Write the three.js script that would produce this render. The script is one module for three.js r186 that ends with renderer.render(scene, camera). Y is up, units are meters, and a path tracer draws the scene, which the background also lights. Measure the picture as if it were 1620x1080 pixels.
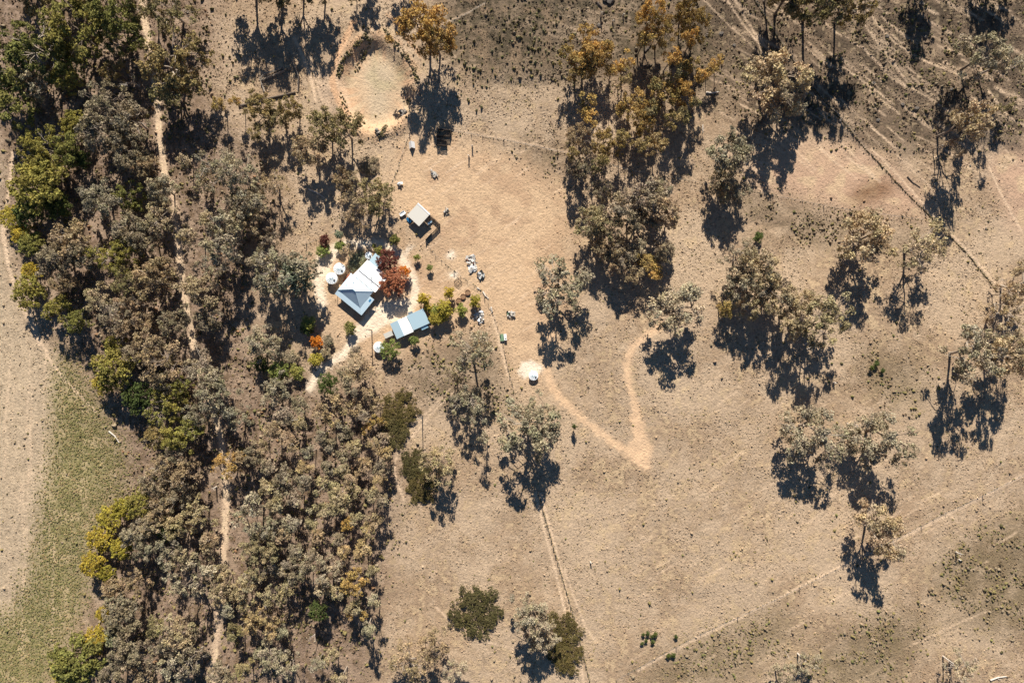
import * as THREE from 'three';
import { mergeGeometries } from 'three/addons/utils/BufferGeometryUtils.js';

// ---------- camera, sky, sun, exposure ----------
const scene = new THREE.Scene();
const ALT = 250;                                   // metres above the paddock, looking straight down
const camera = new THREE.PerspectiveCamera(53.13, 1.5, 1, 6000);
camera.position.set(0, ALT, 0);
camera.up.set(0, 0, -1);                           // north is up
camera.lookAt(0, 0, 0);

const renderer = new THREE.WebGLRenderer({ antialias: true });
renderer.toneMapping = THREE.LinearToneMapping;
renderer.toneMappingExposure = 1.62;
renderer.shadowMap.enabled = true;

const SUN_EL = 33.5 * Math.PI / 180, SUN_AZ = 0.025;   // winter noon, sun due north
const sunDir = new THREE.Vector3(-Math.sin(SUN_AZ) * Math.cos(SUN_EL), Math.sin(SUN_EL), -Math.cos(SUN_AZ) * Math.cos(SUN_EL));
{ // a clear deep blue winter sky, paler towards the horizon and round the sun
  const W = 256, Hh = 128, d = new Float32Array(W * Hh * 4), v = new THREE.Vector3();
  for (let j = 0; j < Hh; j++) for (let i = 0; i < W; i++) {
    const el = ((j + 0.5) / Hh - 0.5) * Math.PI, az = ((i + 0.5) / W - 0.5) * 2 * Math.PI, o = (j * W + i) * 4;
    v.set(Math.cos(el) * Math.cos(az), Math.sin(el), Math.cos(el) * Math.sin(az));
    const up = Math.pow(1 - Math.max(0, v.y), 3), near = Math.pow(Math.max(0, v.dot(sunDir)), 6);
    d[o] = 0.02 + 0.07 * up + 0.045 * near; d[o + 1] = 0.052 + 0.085 * up + 0.05 * near; d[o + 2] = 0.12 + 0.11 * up + 0.055 * near; d[o + 3] = 1;
  }
  const t = new THREE.DataTexture(d, W, Hh, THREE.RGBAFormat, THREE.FloatType); t.mapping = THREE.EquirectangularReflectionMapping; t.magFilter = THREE.LinearFilter; t.needsUpdate = true;
  scene.background = t; scene.environment = t;
}
const sun = new THREE.DirectionalLight(new THREE.Color(1.0, 0.943, 0.85), 5);
sun.position.copy(sunDir).multiplyScalar(600);
sun.castShadow = true;
sun.shadow.mapSize.set(4096, 4096);
Object.assign(sun.shadow.camera, { left: -260, right: 260, top: 220, bottom: -220, near: 50, far: 1400 });
scene.add(sun);

// ---------- helpers ----------
const S = ALT / 1080;                              // metres per unit of the survey grid (1620 x 1080) at ground level
function rngOf(seed) { let a = seed >>> 0; return () => { a = (a + 0x6D2B79F5) | 0; let t = Math.imul(a ^ (a >>> 15), 1 | a); t = (t + Math.imul(t ^ (t >>> 7), 61 | t)) ^ t; return ((t ^ (t >>> 14)) >>> 0) / 4294967296; }; }
const gx = (u) => (u - 810) * S, gz = (v) => (v - 540) * S;         // survey grid -> metres on the ground
const at = (u, v, h = 0) => { const k = 1 - h / ALT; return [gx(u) * k, gz(v) * k]; };   // foot of a point that stands h above it
const clamp = (x, a = 0, b = 1) => Math.min(b, Math.max(a, x));
const lerp = (a, b, t) => a + (b - a) * t;
const smooth = (a, b, x) => { const t = clamp((x - a) / (b - a)); return t * t * (3 - 2 * t); };
const hash2 = (x, y) => { let h = Math.imul(x, 374761393) ^ Math.imul(y, 668265263); h = Math.imul(h ^ (h >>> 13), 1274126177); return ((h ^ (h >>> 16)) >>> 0) / 4294967296; };
function vnoise(x, y) {
  const xi = Math.floor(x), yi = Math.floor(y), fx = x - xi, fy = y - yi, u = fx * fx * (3 - 2 * fx), v = fy * fy * (3 - 2 * fy);
  return (hash2(xi, yi) * (1 - u) + hash2(xi + 1, yi) * u) * (1 - v) + (hash2(xi, yi + 1) * (1 - u) + hash2(xi + 1, yi + 1) * u) * v;
}
const names = new Map();
function numbered(n) { const k = names.get(n) ?? 0; names.set(n, k + 1); return k ? n + '_' + String(k).padStart(3, '0') : n; }
function shade(o) { o.traverse((m) => { if (m.isMesh) { m.castShadow = true; m.receiveShadow = true; } }); return o; }
function thing(name, label, category, x = 0, z = 0, turn = 0, group) {
  const o = new THREE.Group(); o.name = numbered(name); o.position.set(x, ground(x, z), z); o.rotation.y = turn;
  o.userData = { label, category }; if (group) o.userData.group = group;
  scene.add(o); return o;
}
function part(name, geo, mat, parent, label) {
  const m = new THREE.Mesh(geo, mat); m.name = name; m.castShadow = m.receiveShadow = true; if (label) m.userData.label = label;
  parent.add(m); return m;
}
const std = (hex, roughness = 0.9, more = {}) => new THREE.MeshStandardMaterial({ color: hex, roughness, side: THREE.DoubleSide, ...more });
function box(w, h, d, x = 0, y = 0, z = 0, ry = 0) { const g = new THREE.BoxGeometry(w, h, d); if (ry) g.rotateY(ry); g.translate(x, y, z); return g; }
function bar(a, b, w, h = w) {                      // a beam from a to b
  const A = new THREE.Vector3(...a), B = new THREE.Vector3(...b), d = B.clone().sub(A), L = d.length();
  const g = new THREE.BoxGeometry(w, h, L);
  const q = new THREE.Quaternion().setFromUnitVectors(new THREE.Vector3(0, 0, 1), d.normalize());
  g.applyQuaternion(q); const m = A.add(B).multiplyScalar(0.5); g.translate(m.x, m.y, m.z); return g;
}
function slab(pts, t) {                             // a sheet of thickness t under the polygon pts
  const n = pts.length, pos = [], idx = [];
  for (const p of pts) pos.push(...p); for (const p of pts) pos.push(p[0], p[1] - t, p[2]);
  for (let i = 1; i < n - 1; i++) { idx.push(0, i, i + 1); idx.push(n, n + i + 1, n + i); }
  for (let i = 0; i < n; i++) { const j = (i + 1) % n; idx.push(i, n + i, j, j, n + i, n + j); }
  const g = new THREE.BufferGeometry(); g.setAttribute('position', new THREE.Float32BufferAttribute(pos, 3)); g.setIndex(idx);
  const f = g.toNonIndexed(); f.computeVertexNormals(); return f;
}
function tube(pts, radii, sides = 5) {              // a tapered limb along pts
  const pos = [], idx = [], up = new THREE.Vector3(), a = new THREE.Vector3(), b = new THREE.Vector3();
  for (let i = 0; i < pts.length; i++) {
    const d = (i < pts.length - 1 ? pts[i + 1].clone().sub(pts[i]) : pts[i].clone().sub(pts[i - 1])).normalize();
    up.set(Math.abs(d.y) > 0.9 ? 1 : 0, Math.abs(d.y) > 0.9 ? 0 : 1, 0); a.crossVectors(d, up).normalize(); b.crossVectors(d, a);
    for (let k = 0; k < sides; k++) { const t = k / sides * 6.2832, c = Math.cos(t) * radii[i], s = Math.sin(t) * radii[i]; pos.push(pts[i].x + a.x * c + b.x * s, pts[i].y + a.y * c + b.y * s, pts[i].z + a.z * c + b.z * s); }
  }
  for (let i = 0; i < pts.length - 1; i++) for (let k = 0; k < sides; k++) { const p = i * sides + k, q = i * sides + (k + 1) % sides; idx.push(p, q, p + sides, q, q + sides, p + sides); }
  const e = (pts.length - 1) * sides; for (let k = 1; k < sides - 1; k++) { idx.push(0, k + 1, k); idx.push(e, e + k, e + k + 1); }
  const g = new THREE.BufferGeometry(); g.setAttribute('position', new THREE.Float32BufferAttribute(pos, 3)); g.setIndex(idx); g.computeVertexNormals(); return g;
}
const V = (x, y, z) => new THREE.Vector3(x, y, z);
// ---------- the ground: what it is made of, drawn once on the survey grid ----------
const MU0 = -119, MV0 = -86, MW = 1858, MH = 1252, HW = 929, HH = 626;      // the mapped area, and masks at half its resolution
function mask(draw, blur = 2) {
  const c = document.createElement('canvas'); c.width = HW; c.height = HH; const x = c.getContext('2d');
  x.fillStyle = '#000'; x.fillRect(0, 0, HW, HH); x.setTransform(0.5, 0, 0, 0.5, -MU0 * 0.5, -MV0 * 0.5);
  x.fillStyle = x.strokeStyle = '#fff'; x.lineCap = x.lineJoin = 'round'; draw(x);
  const d = x.getImageData(0, 0, HW, HH).data; let a = new Float32Array(HW * HH); for (let i = 0; i < a.length; i++) a[i] = d[i * 4] / 255;
  for (let pass = 0; pass < (blur ? 2 : 0); pass++) {
    const b = new Float32Array(a.length), r = blur;
    for (let y = 0; y < HH; y++) { let s = 0; for (let i = -r; i <= r; i++) s += a[y * HW + clamp(i, 0, HW - 1)]; for (let i = 0; i < HW; i++) { b[y * HW + i] = s / (2 * r + 1); s += a[y * HW + Math.min(HW - 1, i + r + 1)] - a[y * HW + Math.max(0, i - r)]; } }
    const e = new Float32Array(a.length);
    for (let i = 0; i < HW; i++) { let s = 0; for (let k = -r; k <= r; k++) s += b[clamp(k, 0, HH - 1) * HW + i]; for (let y = 0; y < HH; y++) { e[y * HW + i] = s / (2 * r + 1); s += b[Math.min(HH - 1, y + r + 1) * HW + i] - b[Math.max(0, y - r) * HW + i]; } }
    a = e;
  }
  return a;
}
function look(a, u, v) {                            // a mask at a survey position
  const x = clamp((u - MU0) * 0.5 - 0.5, 0, HW - 1.001), y = clamp((v - MV0) * 0.5 - 0.5, 0, HH - 1.001), i = x | 0, j = y | 0, fx = x - i, fy = y - j, k = j * HW + i;
  return (a[k] * (1 - fx) + a[k + 1] * fx) * (1 - fy) + (a[k + HW] * (1 - fx) + a[k + HW + 1] * fx) * fy;
}
const poly = (x, p) => { x.beginPath(); p.forEach(([u, v], i) => i ? x.lineTo(u, v) : x.moveTo(u, v)); x.closePath(); x.fill(); };
const line = (x, p, w) => { x.lineWidth = w; x.beginPath(); x.moveTo(...p[0]); for (let i = 1; i < p.length - 1; i++) x.quadraticCurveTo(...p[i], (p[i][0] + p[i + 1][0]) / 2, (p[i][1] + p[i + 1][1]) / 2); x.lineTo(...p[p.length - 1]); x.stroke(); };
const disc = (x, u, v, rx, ry = rx, t = 0) => { x.beginPath(); x.ellipse(u, v, rx, ry, t, 0, 6.2832); x.fill(); };

const ROAD = [[222, -80], [225, 0], [232, 60], [246, 110], [250, 190], [255, 240], [262, 285], [274, 310], [283, 400], [290, 470], [303, 520], [308, 575], [330, 630], [350, 690], [357, 750], [358, 800], [352, 880], [349, 960], [338, 1030], [330, 1180]];
const DAM = [[590, 56], [562, 72], [540, 100], [531, 135], [540, 175], [560, 200], [590, 214], [618, 203], [640, 180], [655, 145], [652, 112], [636, 90], [614, 66]];
const M = {
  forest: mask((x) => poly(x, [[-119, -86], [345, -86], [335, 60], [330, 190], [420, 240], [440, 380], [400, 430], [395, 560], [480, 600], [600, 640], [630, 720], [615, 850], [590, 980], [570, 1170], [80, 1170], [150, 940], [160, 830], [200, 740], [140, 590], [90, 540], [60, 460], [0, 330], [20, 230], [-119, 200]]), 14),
  yard: mask((x) => { poly(x, [[630, 215], [720, 215], [850, 270], [905, 330], [890, 420], [880, 480], [870, 540], [865, 600], [830, 620], [800, 570], [775, 480], [690, 390], [640, 330], [600, 340]]); poly(x, [[490, 390], [590, 370], [680, 400], [770, 470], [780, 500], [650, 550], [560, 560], [500, 500]]); }, 10),
  drive: mask((x) => {
    line(x, [[515, 395], [545, 388], [590, 383], [625, 393], [648, 425], [657, 460], [655, 485], [620, 495], [590, 505], [562, 535], [545, 560]], 13);
    line(x, [[515, 395], [505, 415], [503, 450], [510, 480]], 16); line(x, [[545, 385], [520, 410], [512, 440]], 14);
    poly(x, [[596, 480], [650, 470], [655, 500], [610, 515], [560, 545], [550, 530]]);
    line(x, [[545, 560], [510, 580], [495, 600], [490, 615]], 12);
  }, 1),
  road: mask((x) => line(x, ROAD, 11), 1), ruts: mask((x) => { for (const o of [-3, 3]) line(x, ROAD.map(([u, v]) => [u + o, v]), 3); }, 0),
  dam: mask((x) => poly(x, DAM), 2), bowl: mask((x) => poly(x, DAM), 5), damBank: mask((x) => { line(x, [...DAM.slice(9), ...DAM.slice(0, 8)], 20); line(x, [[625, 205], [645, 185]], 20); }, 2),
  damFloor: mask((x) => { disc(x, 600, 118, 24, 26); disc(x, 597, 165, 16, 30); }, 3), damGreen: mask((x) => { line(x, [[595, 68], [592, 95], [588, 110], [590, 125]], 9); disc(x, 632, 113, 9, 14); disc(x, 606, 132, 20, 6); }, 2),
  damTrack: mask((x) => { line(x, [[563, 30], [548, 60], [530, 95], [526, 130], [532, 155], [550, 180]], 10); line(x, [[610, 22], [630, 45], [650, 70], [665, 92]], 2.5); line(x, [[615, 20], [640, 52], [668, 88]], 2); }, 0),
  ploughed: mask((x) => poly(x, [[505, 110], [520, 118], [535, 160], [548, 175], [520, 178], [505, 150]]), 4),
  top: mask((x) => poly(x, [[690, -86], [1200, -86], [1200, 110], [1150, 150], [1000, 110], [900, 110], [840, 135], [760, 125], [710, 90]]), 14),
  slope: mask((x) => poly(x, [[1100, -86], [1739, -86], [1739, 330], [1600, 250], [1560, 225], [1440, 245], [1360, 225], [1260, 205], [1170, 190], [1130, 90]]), 12),
  warm: mask((x) => { poly(x, [[1250, 225], [1300, 225], [1400, 245], [1470, 330], [1465, 345], [1330, 325], [1190, 290], [1180, 280]]); poly(x, [[1560, 250], [1620, 235], [1739, 300], [1739, 380], [1600, 360]]); }, 8),
  gully: mask((x) => { line(x, [[1180, 350], [1220, 352], [1265, 375], [1310, 400]], 6); line(x, [[1262, 205], [1320, 210], [1355, 225], [1400, 240]], 6); line(x, [[1470, 425], [1510, 440], [1540, 445]], 5); line(x, [[840, 130], [870, 250], [900, 300]], 8); line(x, [[1440, 245], [1520, 240], [1560, 226], [1640, 250]], 6); line(x, [[760, 130], [830, 140], [890, 128]], 6); }, 2),
  burnt: mask((x) => disc(x, 1382, 303, 38, 15, -0.25), 4),
  tracks: mask((x) => {
    line(x, [[1120, -60], [1155, 10], [1200, 60], [1215, 90]], 2.5); line(x, [[1130, -60], [1180, 30], [1215, 70]], 2.5); line(x, [[1345, -40], [1360, 20], [1375, 50], [1400, 80], [1425, 115], [1440, 140], [1465, 155], [1500, 180]], 2.4); line(x, [[1362, -10], [1385, 30], [1410, 65], [1440, 85], [1475, 105], [1520, 125]], 2.4);
    line(x, [[1560, 145], [1585, 180], [1600, 190], [1660, 215]], 3); line(x, [[1565, 265], [1580, 300], [1600, 335], [1620, 370]], 3);
    line(x, [[1040, -70], [1110, 0], [1200, 75], [1216, 100]], 2);
    line(x, [[5, 370], [12, 420], [28, 470], [45, 510], [62, 545]], 6); line(x, [[20, 240], [16, 300], [4, 350], [5, 380]], 6); line(x, [[45, 490], [70, 560], [100, 600], [150, 650]], 4);
    line(x, [[855, 780], [872, 840], [895, 930], [915, 1020], [930, 1120]], 4); line(x, [[847, 780], [864, 850], [886, 930], [903, 1010], [918, 1110]], 4); line(x, [[893, 900], [910, 950], [930, 1000], [945, 1015]], 3);
    line(x, [[1010, 1060], [1100, 1012], [1200, 962], [1330, 895], [1460, 835], [1640, 740]], 4.5); line(x, [[1440, 1020], [1500, 990], [1560, 965]], 2);
    line(x, [[718, 620], [690, 645], [660, 680], [630, 715], [622, 740], [630, 770], [640, 790]], 3); line(x, [[712, 615], [668, 660], [640, 690]], 3);
    line(x, [[690, 960], [720, 990], [760, 1010], [830, 1030]], 2.5); line(x, [[1380, 235], [1430, 285], [1480, 345], [1530, 395], [1580, 455]], 3.5); line(x, [[720, 205], [800, 218], [905, 242]], 2.5);
    line(x, [[465, 60], [490, 110], [500, 160]], 5); line(x, [[490, 90], [503, 140], [512, 165]], 3); line(x, [[780, 500], [795, 560], [806, 600]], 5); line(x, [[520, 300], [560, 290], [600, 260]], 3); line(x, [[640, 30], [668, 55], [770, 5]], 2);
  }, 0),
  vee: mask((x) => {
    line(x, [[872, 530], [862, 570], [870, 610], [900, 645], [945, 680], [990, 715], [1020, 735]], 12); line(x, [[1045, 515], [1005, 540], [990, 570], [992, 600], [1005, 640], [1015, 680], [1022, 715], [1022, 735]], 11); disc(x, 1012, 712, 20, 22); line(x, [[1005, 660], [1022, 735]], 18);
  }, 1),
  strip: mask((x) => poly(x, [[95, 545], [88, 620], [84, 700], [70, 790], [55, 880], [25, 960], [-119, 1060], [-119, 1166], [40, 1166], [80, 1060], [130, 960], [145, 870], [170, 820], [205, 760], [200, 710], [160, 640], [120, 580]]), 7),
  field: mask((x) => poly(x, [[-119, 220], [15, 250], [0, 350], [20, 440], [55, 530], [110, 560], [90, 640], [85, 720], [60, 860], [10, 980], [-119, 1060]]), 8),
  scrub: mask((x) => { poly(x, [[660, 540], [780, 510], [800, 580], [810, 640], [760, 660], [680, 640], [640, 600]]); disc(x, 900, 100, 60, 40); poly(x, [[1120, 270], [1180, 290], [1330, 330], [1480, 360], [1440, 400], [1260, 380], [1190, 350]]); disc(x, 860, 250, 40, 30); }, 10),
  rough: mask((x) => { poly(x, [[1480, 880], [1739, 760], [1739, 1000], [1560, 1000], [1480, 960]]); poly(x, [[1280, 1040], [1420, 960], [1480, 990], [1400, 1090], [1290, 1100]]); poly(x, [[990, 1090], [1040, 1050], [1240, 960], [1260, 1000], [1150, 1090]]); poly(x, [[1340, 560], [1440, 560], [1470, 640], [1400, 640]]); }, 12),
  pale: mask((x) => { disc(x, 838, 583, 14, 13); disc(x, 831, 588, 10, 9); disc(x, 849, 583, 10, 8); disc(x, 713, 403, 8, 5, -0.5); disc(x, 717, 435, 7, 6, -0.4); line(x, [[642, 402], [651, 390]], 5); }, 1),
  bare: mask((x) => { disc(x, 665, 325, 22, 16, 0.6); disc(x, 840, 590, 22, 16); disc(x, 780, 430, 60, 40); disc(x, 815, 480, 30, 60); disc(x, 712, 432, 12, 10); disc(x, 700, 250, 60, 18, 0.3); disc(x, 1355, 705, 22, 14); disc(x, 1040, 520, 16, 9, -0.6); line(x, [[575, 215], [600, 205], [640, 185], [650, 160]], 18); line(x, [[1225, 245], [1330, 255]], 18); }, 7),
  lines: mask((x) => {
    const r = rngOf(5); x.globalAlpha = 0.9;
    for (let i = 0; i < 210; i++) { const u = 1120 + r() * 560, v = -80 + r() * 340, L = 14 + r() * 50, s = 0.9 + (r() - 0.5) * 0.35 - (u > 1450 ? 0.35 : 0) - (u < 1210 ? 0.35 : 0); line(x, [[u, v], [u + L * 0.5, v + L * 0.5 * s + r() * 3], [u + L, v + L * s]], 1.6 + r() * 1.8); }
    for (let i = 0; i < 26; i++) { const o = i * 1.9; line(x, [[500 + o * 0.8, 108 + r() * 8], [506 + o * 0.85, 140], [520 + o * 0.75, 178]], 1.7); }
    for (let i = 0; i < 60; i++) { const u = -100 + r() * 190, v = 480 + r() * 500; line(x, [[u, v], [u - 1, v + 25], [u - 3, v + 40 + r() * 80]], 1.7); }
    for (let i = 0; i < 70; i++) { const u = 640 + r() * 240, v = 240 + r() * 300, L = 8 + r() * 26; line(x, [[u, v], [u + L * 0.5, v - L * 0.3], [u + L, v - L * 0.75]], 1.5 + r()); }
    for (let i = 0; i < 60; i++) { const u = 960 + r() * 660, v = 780 + r() * 300, L = 10 + r() * 36; line(x, [[u, v], [u + L * 0.5, v - L * 0.24], [u + L, v - L * 0.55]], 1.5 + r()); }
    for (let i = 0; i < 40; i++) { const u = 1100 + r() * 300, v = 590 + r() * 250, L = 10 + r() * 30; line(x, [[u, v], [u + L * 0.5, v - L * 0.4], [u + L, v - L * 0.7]], 1.5 + r()); }
    for (let i = 0; i < 26; i++) { const u = 860 + r() * 120, v = r() * 60; line(x, [[u, v], [u + 30, v + 8], [u + 60, v + 6 + r() * 14]], 1); }
  }, 0),
};
const TW = 2048, TH = 1380;
const texels = new Uint8Array(TW * TH * 4), lin = (c) => [16, 8, 0].map((s) => Math.pow(((c >> s) & 255) / 255, 2.2));
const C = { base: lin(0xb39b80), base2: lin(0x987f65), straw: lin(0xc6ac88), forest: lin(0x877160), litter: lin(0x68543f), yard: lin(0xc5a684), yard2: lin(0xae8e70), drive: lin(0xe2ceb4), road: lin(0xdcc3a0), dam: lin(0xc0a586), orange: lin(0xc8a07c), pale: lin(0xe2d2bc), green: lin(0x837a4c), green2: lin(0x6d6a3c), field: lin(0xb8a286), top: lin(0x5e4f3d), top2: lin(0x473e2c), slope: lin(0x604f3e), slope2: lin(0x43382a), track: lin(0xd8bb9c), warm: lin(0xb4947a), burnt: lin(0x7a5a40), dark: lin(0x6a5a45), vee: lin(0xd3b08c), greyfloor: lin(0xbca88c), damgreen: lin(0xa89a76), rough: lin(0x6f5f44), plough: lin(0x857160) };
{
  const c = [0, 0, 0];
  const mix = (k, t) => { if (t <= 0) return; if (t > 1) t = 1; c[0] += (k[0] - c[0]) * t; c[1] += (k[1] - c[1]) * t; c[2] += (k[2] - c[2]) * t; };
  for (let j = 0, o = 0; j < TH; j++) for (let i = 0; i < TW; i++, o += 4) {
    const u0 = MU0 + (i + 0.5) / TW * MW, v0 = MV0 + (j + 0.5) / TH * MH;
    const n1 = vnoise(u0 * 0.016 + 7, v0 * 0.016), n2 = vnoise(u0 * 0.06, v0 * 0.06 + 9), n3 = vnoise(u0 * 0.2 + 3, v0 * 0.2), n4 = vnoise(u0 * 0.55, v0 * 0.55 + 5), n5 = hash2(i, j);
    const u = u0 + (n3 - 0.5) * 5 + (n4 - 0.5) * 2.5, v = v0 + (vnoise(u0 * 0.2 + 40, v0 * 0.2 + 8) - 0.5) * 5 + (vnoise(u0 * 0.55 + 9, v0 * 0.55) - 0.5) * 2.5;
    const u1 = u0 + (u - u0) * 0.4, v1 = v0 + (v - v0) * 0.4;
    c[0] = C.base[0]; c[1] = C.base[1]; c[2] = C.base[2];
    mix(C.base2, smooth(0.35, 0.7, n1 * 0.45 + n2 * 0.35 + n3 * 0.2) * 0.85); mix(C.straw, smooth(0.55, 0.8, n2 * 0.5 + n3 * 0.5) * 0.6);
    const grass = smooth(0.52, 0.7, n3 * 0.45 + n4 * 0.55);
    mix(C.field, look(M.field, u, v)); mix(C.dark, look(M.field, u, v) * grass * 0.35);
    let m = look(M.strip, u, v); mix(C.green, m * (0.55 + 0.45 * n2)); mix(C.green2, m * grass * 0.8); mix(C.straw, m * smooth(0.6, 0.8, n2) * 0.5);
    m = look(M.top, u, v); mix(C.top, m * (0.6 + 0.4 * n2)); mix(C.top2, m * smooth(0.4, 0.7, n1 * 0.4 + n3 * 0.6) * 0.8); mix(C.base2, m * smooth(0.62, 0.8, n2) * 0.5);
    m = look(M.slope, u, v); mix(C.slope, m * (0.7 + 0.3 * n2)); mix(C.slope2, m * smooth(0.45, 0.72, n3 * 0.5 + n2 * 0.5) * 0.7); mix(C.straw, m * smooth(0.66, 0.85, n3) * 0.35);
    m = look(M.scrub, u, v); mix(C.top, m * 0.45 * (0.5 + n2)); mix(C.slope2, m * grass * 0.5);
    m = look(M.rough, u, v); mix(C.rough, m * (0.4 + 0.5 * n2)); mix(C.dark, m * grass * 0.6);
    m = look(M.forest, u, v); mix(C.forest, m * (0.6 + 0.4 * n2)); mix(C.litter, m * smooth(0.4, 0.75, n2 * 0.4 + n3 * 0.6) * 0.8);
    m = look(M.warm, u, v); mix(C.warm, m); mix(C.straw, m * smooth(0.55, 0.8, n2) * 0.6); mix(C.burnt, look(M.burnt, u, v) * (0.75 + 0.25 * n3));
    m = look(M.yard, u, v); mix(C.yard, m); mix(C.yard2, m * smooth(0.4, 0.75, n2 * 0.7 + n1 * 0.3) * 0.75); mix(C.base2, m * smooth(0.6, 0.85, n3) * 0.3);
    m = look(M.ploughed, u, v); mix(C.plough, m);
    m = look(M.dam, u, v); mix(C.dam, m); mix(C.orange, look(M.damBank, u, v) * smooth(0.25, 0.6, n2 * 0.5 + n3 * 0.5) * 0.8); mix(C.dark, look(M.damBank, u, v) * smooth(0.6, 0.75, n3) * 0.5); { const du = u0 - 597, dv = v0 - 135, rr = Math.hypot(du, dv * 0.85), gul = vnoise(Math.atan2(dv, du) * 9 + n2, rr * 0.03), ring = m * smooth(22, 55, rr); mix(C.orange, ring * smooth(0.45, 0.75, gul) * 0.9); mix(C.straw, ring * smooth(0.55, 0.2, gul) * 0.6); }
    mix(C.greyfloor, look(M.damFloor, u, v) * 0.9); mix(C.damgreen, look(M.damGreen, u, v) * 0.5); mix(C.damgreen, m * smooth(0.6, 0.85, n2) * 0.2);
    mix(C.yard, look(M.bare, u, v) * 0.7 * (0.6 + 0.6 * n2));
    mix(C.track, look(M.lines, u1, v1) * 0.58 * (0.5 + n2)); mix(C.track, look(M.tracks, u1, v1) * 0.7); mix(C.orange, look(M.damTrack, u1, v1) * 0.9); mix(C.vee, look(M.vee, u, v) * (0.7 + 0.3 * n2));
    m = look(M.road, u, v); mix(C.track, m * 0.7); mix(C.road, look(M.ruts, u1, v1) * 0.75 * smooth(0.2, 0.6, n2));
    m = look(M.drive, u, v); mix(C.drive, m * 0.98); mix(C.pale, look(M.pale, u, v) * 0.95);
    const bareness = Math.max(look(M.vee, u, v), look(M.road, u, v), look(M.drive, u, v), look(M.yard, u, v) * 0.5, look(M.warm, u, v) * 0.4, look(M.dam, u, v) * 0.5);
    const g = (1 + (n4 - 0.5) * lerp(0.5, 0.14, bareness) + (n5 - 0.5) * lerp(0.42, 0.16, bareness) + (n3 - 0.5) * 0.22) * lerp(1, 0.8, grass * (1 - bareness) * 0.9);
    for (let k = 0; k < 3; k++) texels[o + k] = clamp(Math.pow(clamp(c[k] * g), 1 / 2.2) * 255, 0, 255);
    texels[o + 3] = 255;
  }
}
const groundMap = new THREE.DataTexture(texels, TW, TH); groundMap.colorSpace = THREE.SRGBColorSpace; groundMap.magFilter = THREE.LinearFilter; groundMap.minFilter = THREE.LinearMipmapLinearFilter; groundMap.generateMipmaps = true;
groundMap.wrapS = groundMap.wrapT = THREE.MirroredRepeatWrapping; groundMap.needsUpdate = true;

function ground(x, z) {                             // height of the land, in metres
  const u = x / S + 810, v = z / S + 540;
  let y = (vnoise(x * 0.018 + 11, z * 0.018) - 0.5) * 1.6 + (vnoise(x * 0.07, z * 0.07 + 4) - 0.5) * 0.5 + (vnoise(x * 0.21 + 31, z * 0.21) - 0.5) * 0.24;
  if (u > MU0 && u < MU0 + MW && v > MV0 && v < MV0 + MH) { y += -2.2 * look(M.bowl, u, v) + 1.7 * look(M.damBank, u, v) - 0.12 * look(M.vee, u, v) - 0.15 * look(M.road, u, v) - 0.9 * look(M.gully, u, v) + look(M.slope, u, v) * ((vnoise((x * 0.7 - z * 0.72) * 0.16, (x + z) * 0.022) - 0.5) * 1.1 + (vnoise((x * 0.7 - z * 0.72) * 0.05 + 9, (x + z) * 0.012) - 0.5) * 3) + look(M.top, u, v) * (vnoise(z * 0.14, x * 0.03) - 0.5) * 0.8; const f = look(M.yard, u, v); y *= 1 - 0.8 * f; }
  return y;
}
{
  const axis = (half, step) => { const a = []; for (let x = -half; x <= half + 1e-6; x += step) a.push(x); let d = step; while (a[a.length - 1] < 2400) { d *= 1.45; a.push(a[a.length - 1] + d); a.unshift(a[0] - d); } return a; };
  const X = axis(222, 1.5), Z = axis(150, 1.5), pos = [], uv = [], idx = [];
  for (const z of Z) for (const x of X) { pos.push(x, ground(x, z) + (vnoise(x * 0.6, z * 0.6) - 0.5) * 0.12, z); uv.push((x / S + 810 - MU0) / MW, (z / S + 540 - MV0) / MH); }
  for (let j = 0; j < Z.length - 1; j++) for (let i = 0; i < X.length - 1; i++) { const p = j * X.length + i; idx.push(p, p + X.length, p + 1, p + 1, p + X.length, p + X.length + 1); }
  const g = new THREE.BufferGeometry(); g.setAttribute('position', new THREE.Float32BufferAttribute(pos, 3)); g.setAttribute('uv', new THREE.Float32BufferAttribute(uv, 2)); g.setIndex(idx); g.computeVertexNormals();
  const N = 512, bd = new Uint8Array(N * N * 4), per = (x, y, p) => { const w = (a) => ((a % p) + p) % p, xi = Math.floor(x), yi = Math.floor(y), fx = x - xi, fy = y - yi, s = fx * fx * (3 - 2 * fx), t = fy * fy * (3 - 2 * fy), h = (a, b) => hash2(w(a) + p * 7, w(b)); return lerp(lerp(h(xi, yi), h(xi + 1, yi), s), lerp(h(xi, yi + 1), h(xi + 1, yi + 1), s), t); };
  for (let j = 0; j < N; j++) for (let i = 0; i < N; i++) { const h = per(i / 32, j / 32, 16) * 0.35 + per(i / 8, j / 8, 64) * 0.35 + per(i / 3.2, j / 3.2, 160) * 0.3, o = (j * N + i) * 4; bd[o] = bd[o + 1] = bd[o + 2] = h * 255; bd[o + 3] = 255; }
  const bump = new THREE.DataTexture(bd, N, N); bump.magFilter = THREE.LinearFilter; bump.wrapS = bump.wrapT = THREE.RepeatWrapping; bump.repeat.set(MW / 160, MH / 160); bump.needsUpdate = true;
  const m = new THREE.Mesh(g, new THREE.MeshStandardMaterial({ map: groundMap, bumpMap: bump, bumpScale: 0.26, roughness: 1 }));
  m.name = 'ground'; m.userData = { kind: 'structure', label: 'dry paddock ground with bare tracks and a green strip' }; m.receiveShadow = true; m.castShadow = true; scene.add(m);
}

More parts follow.
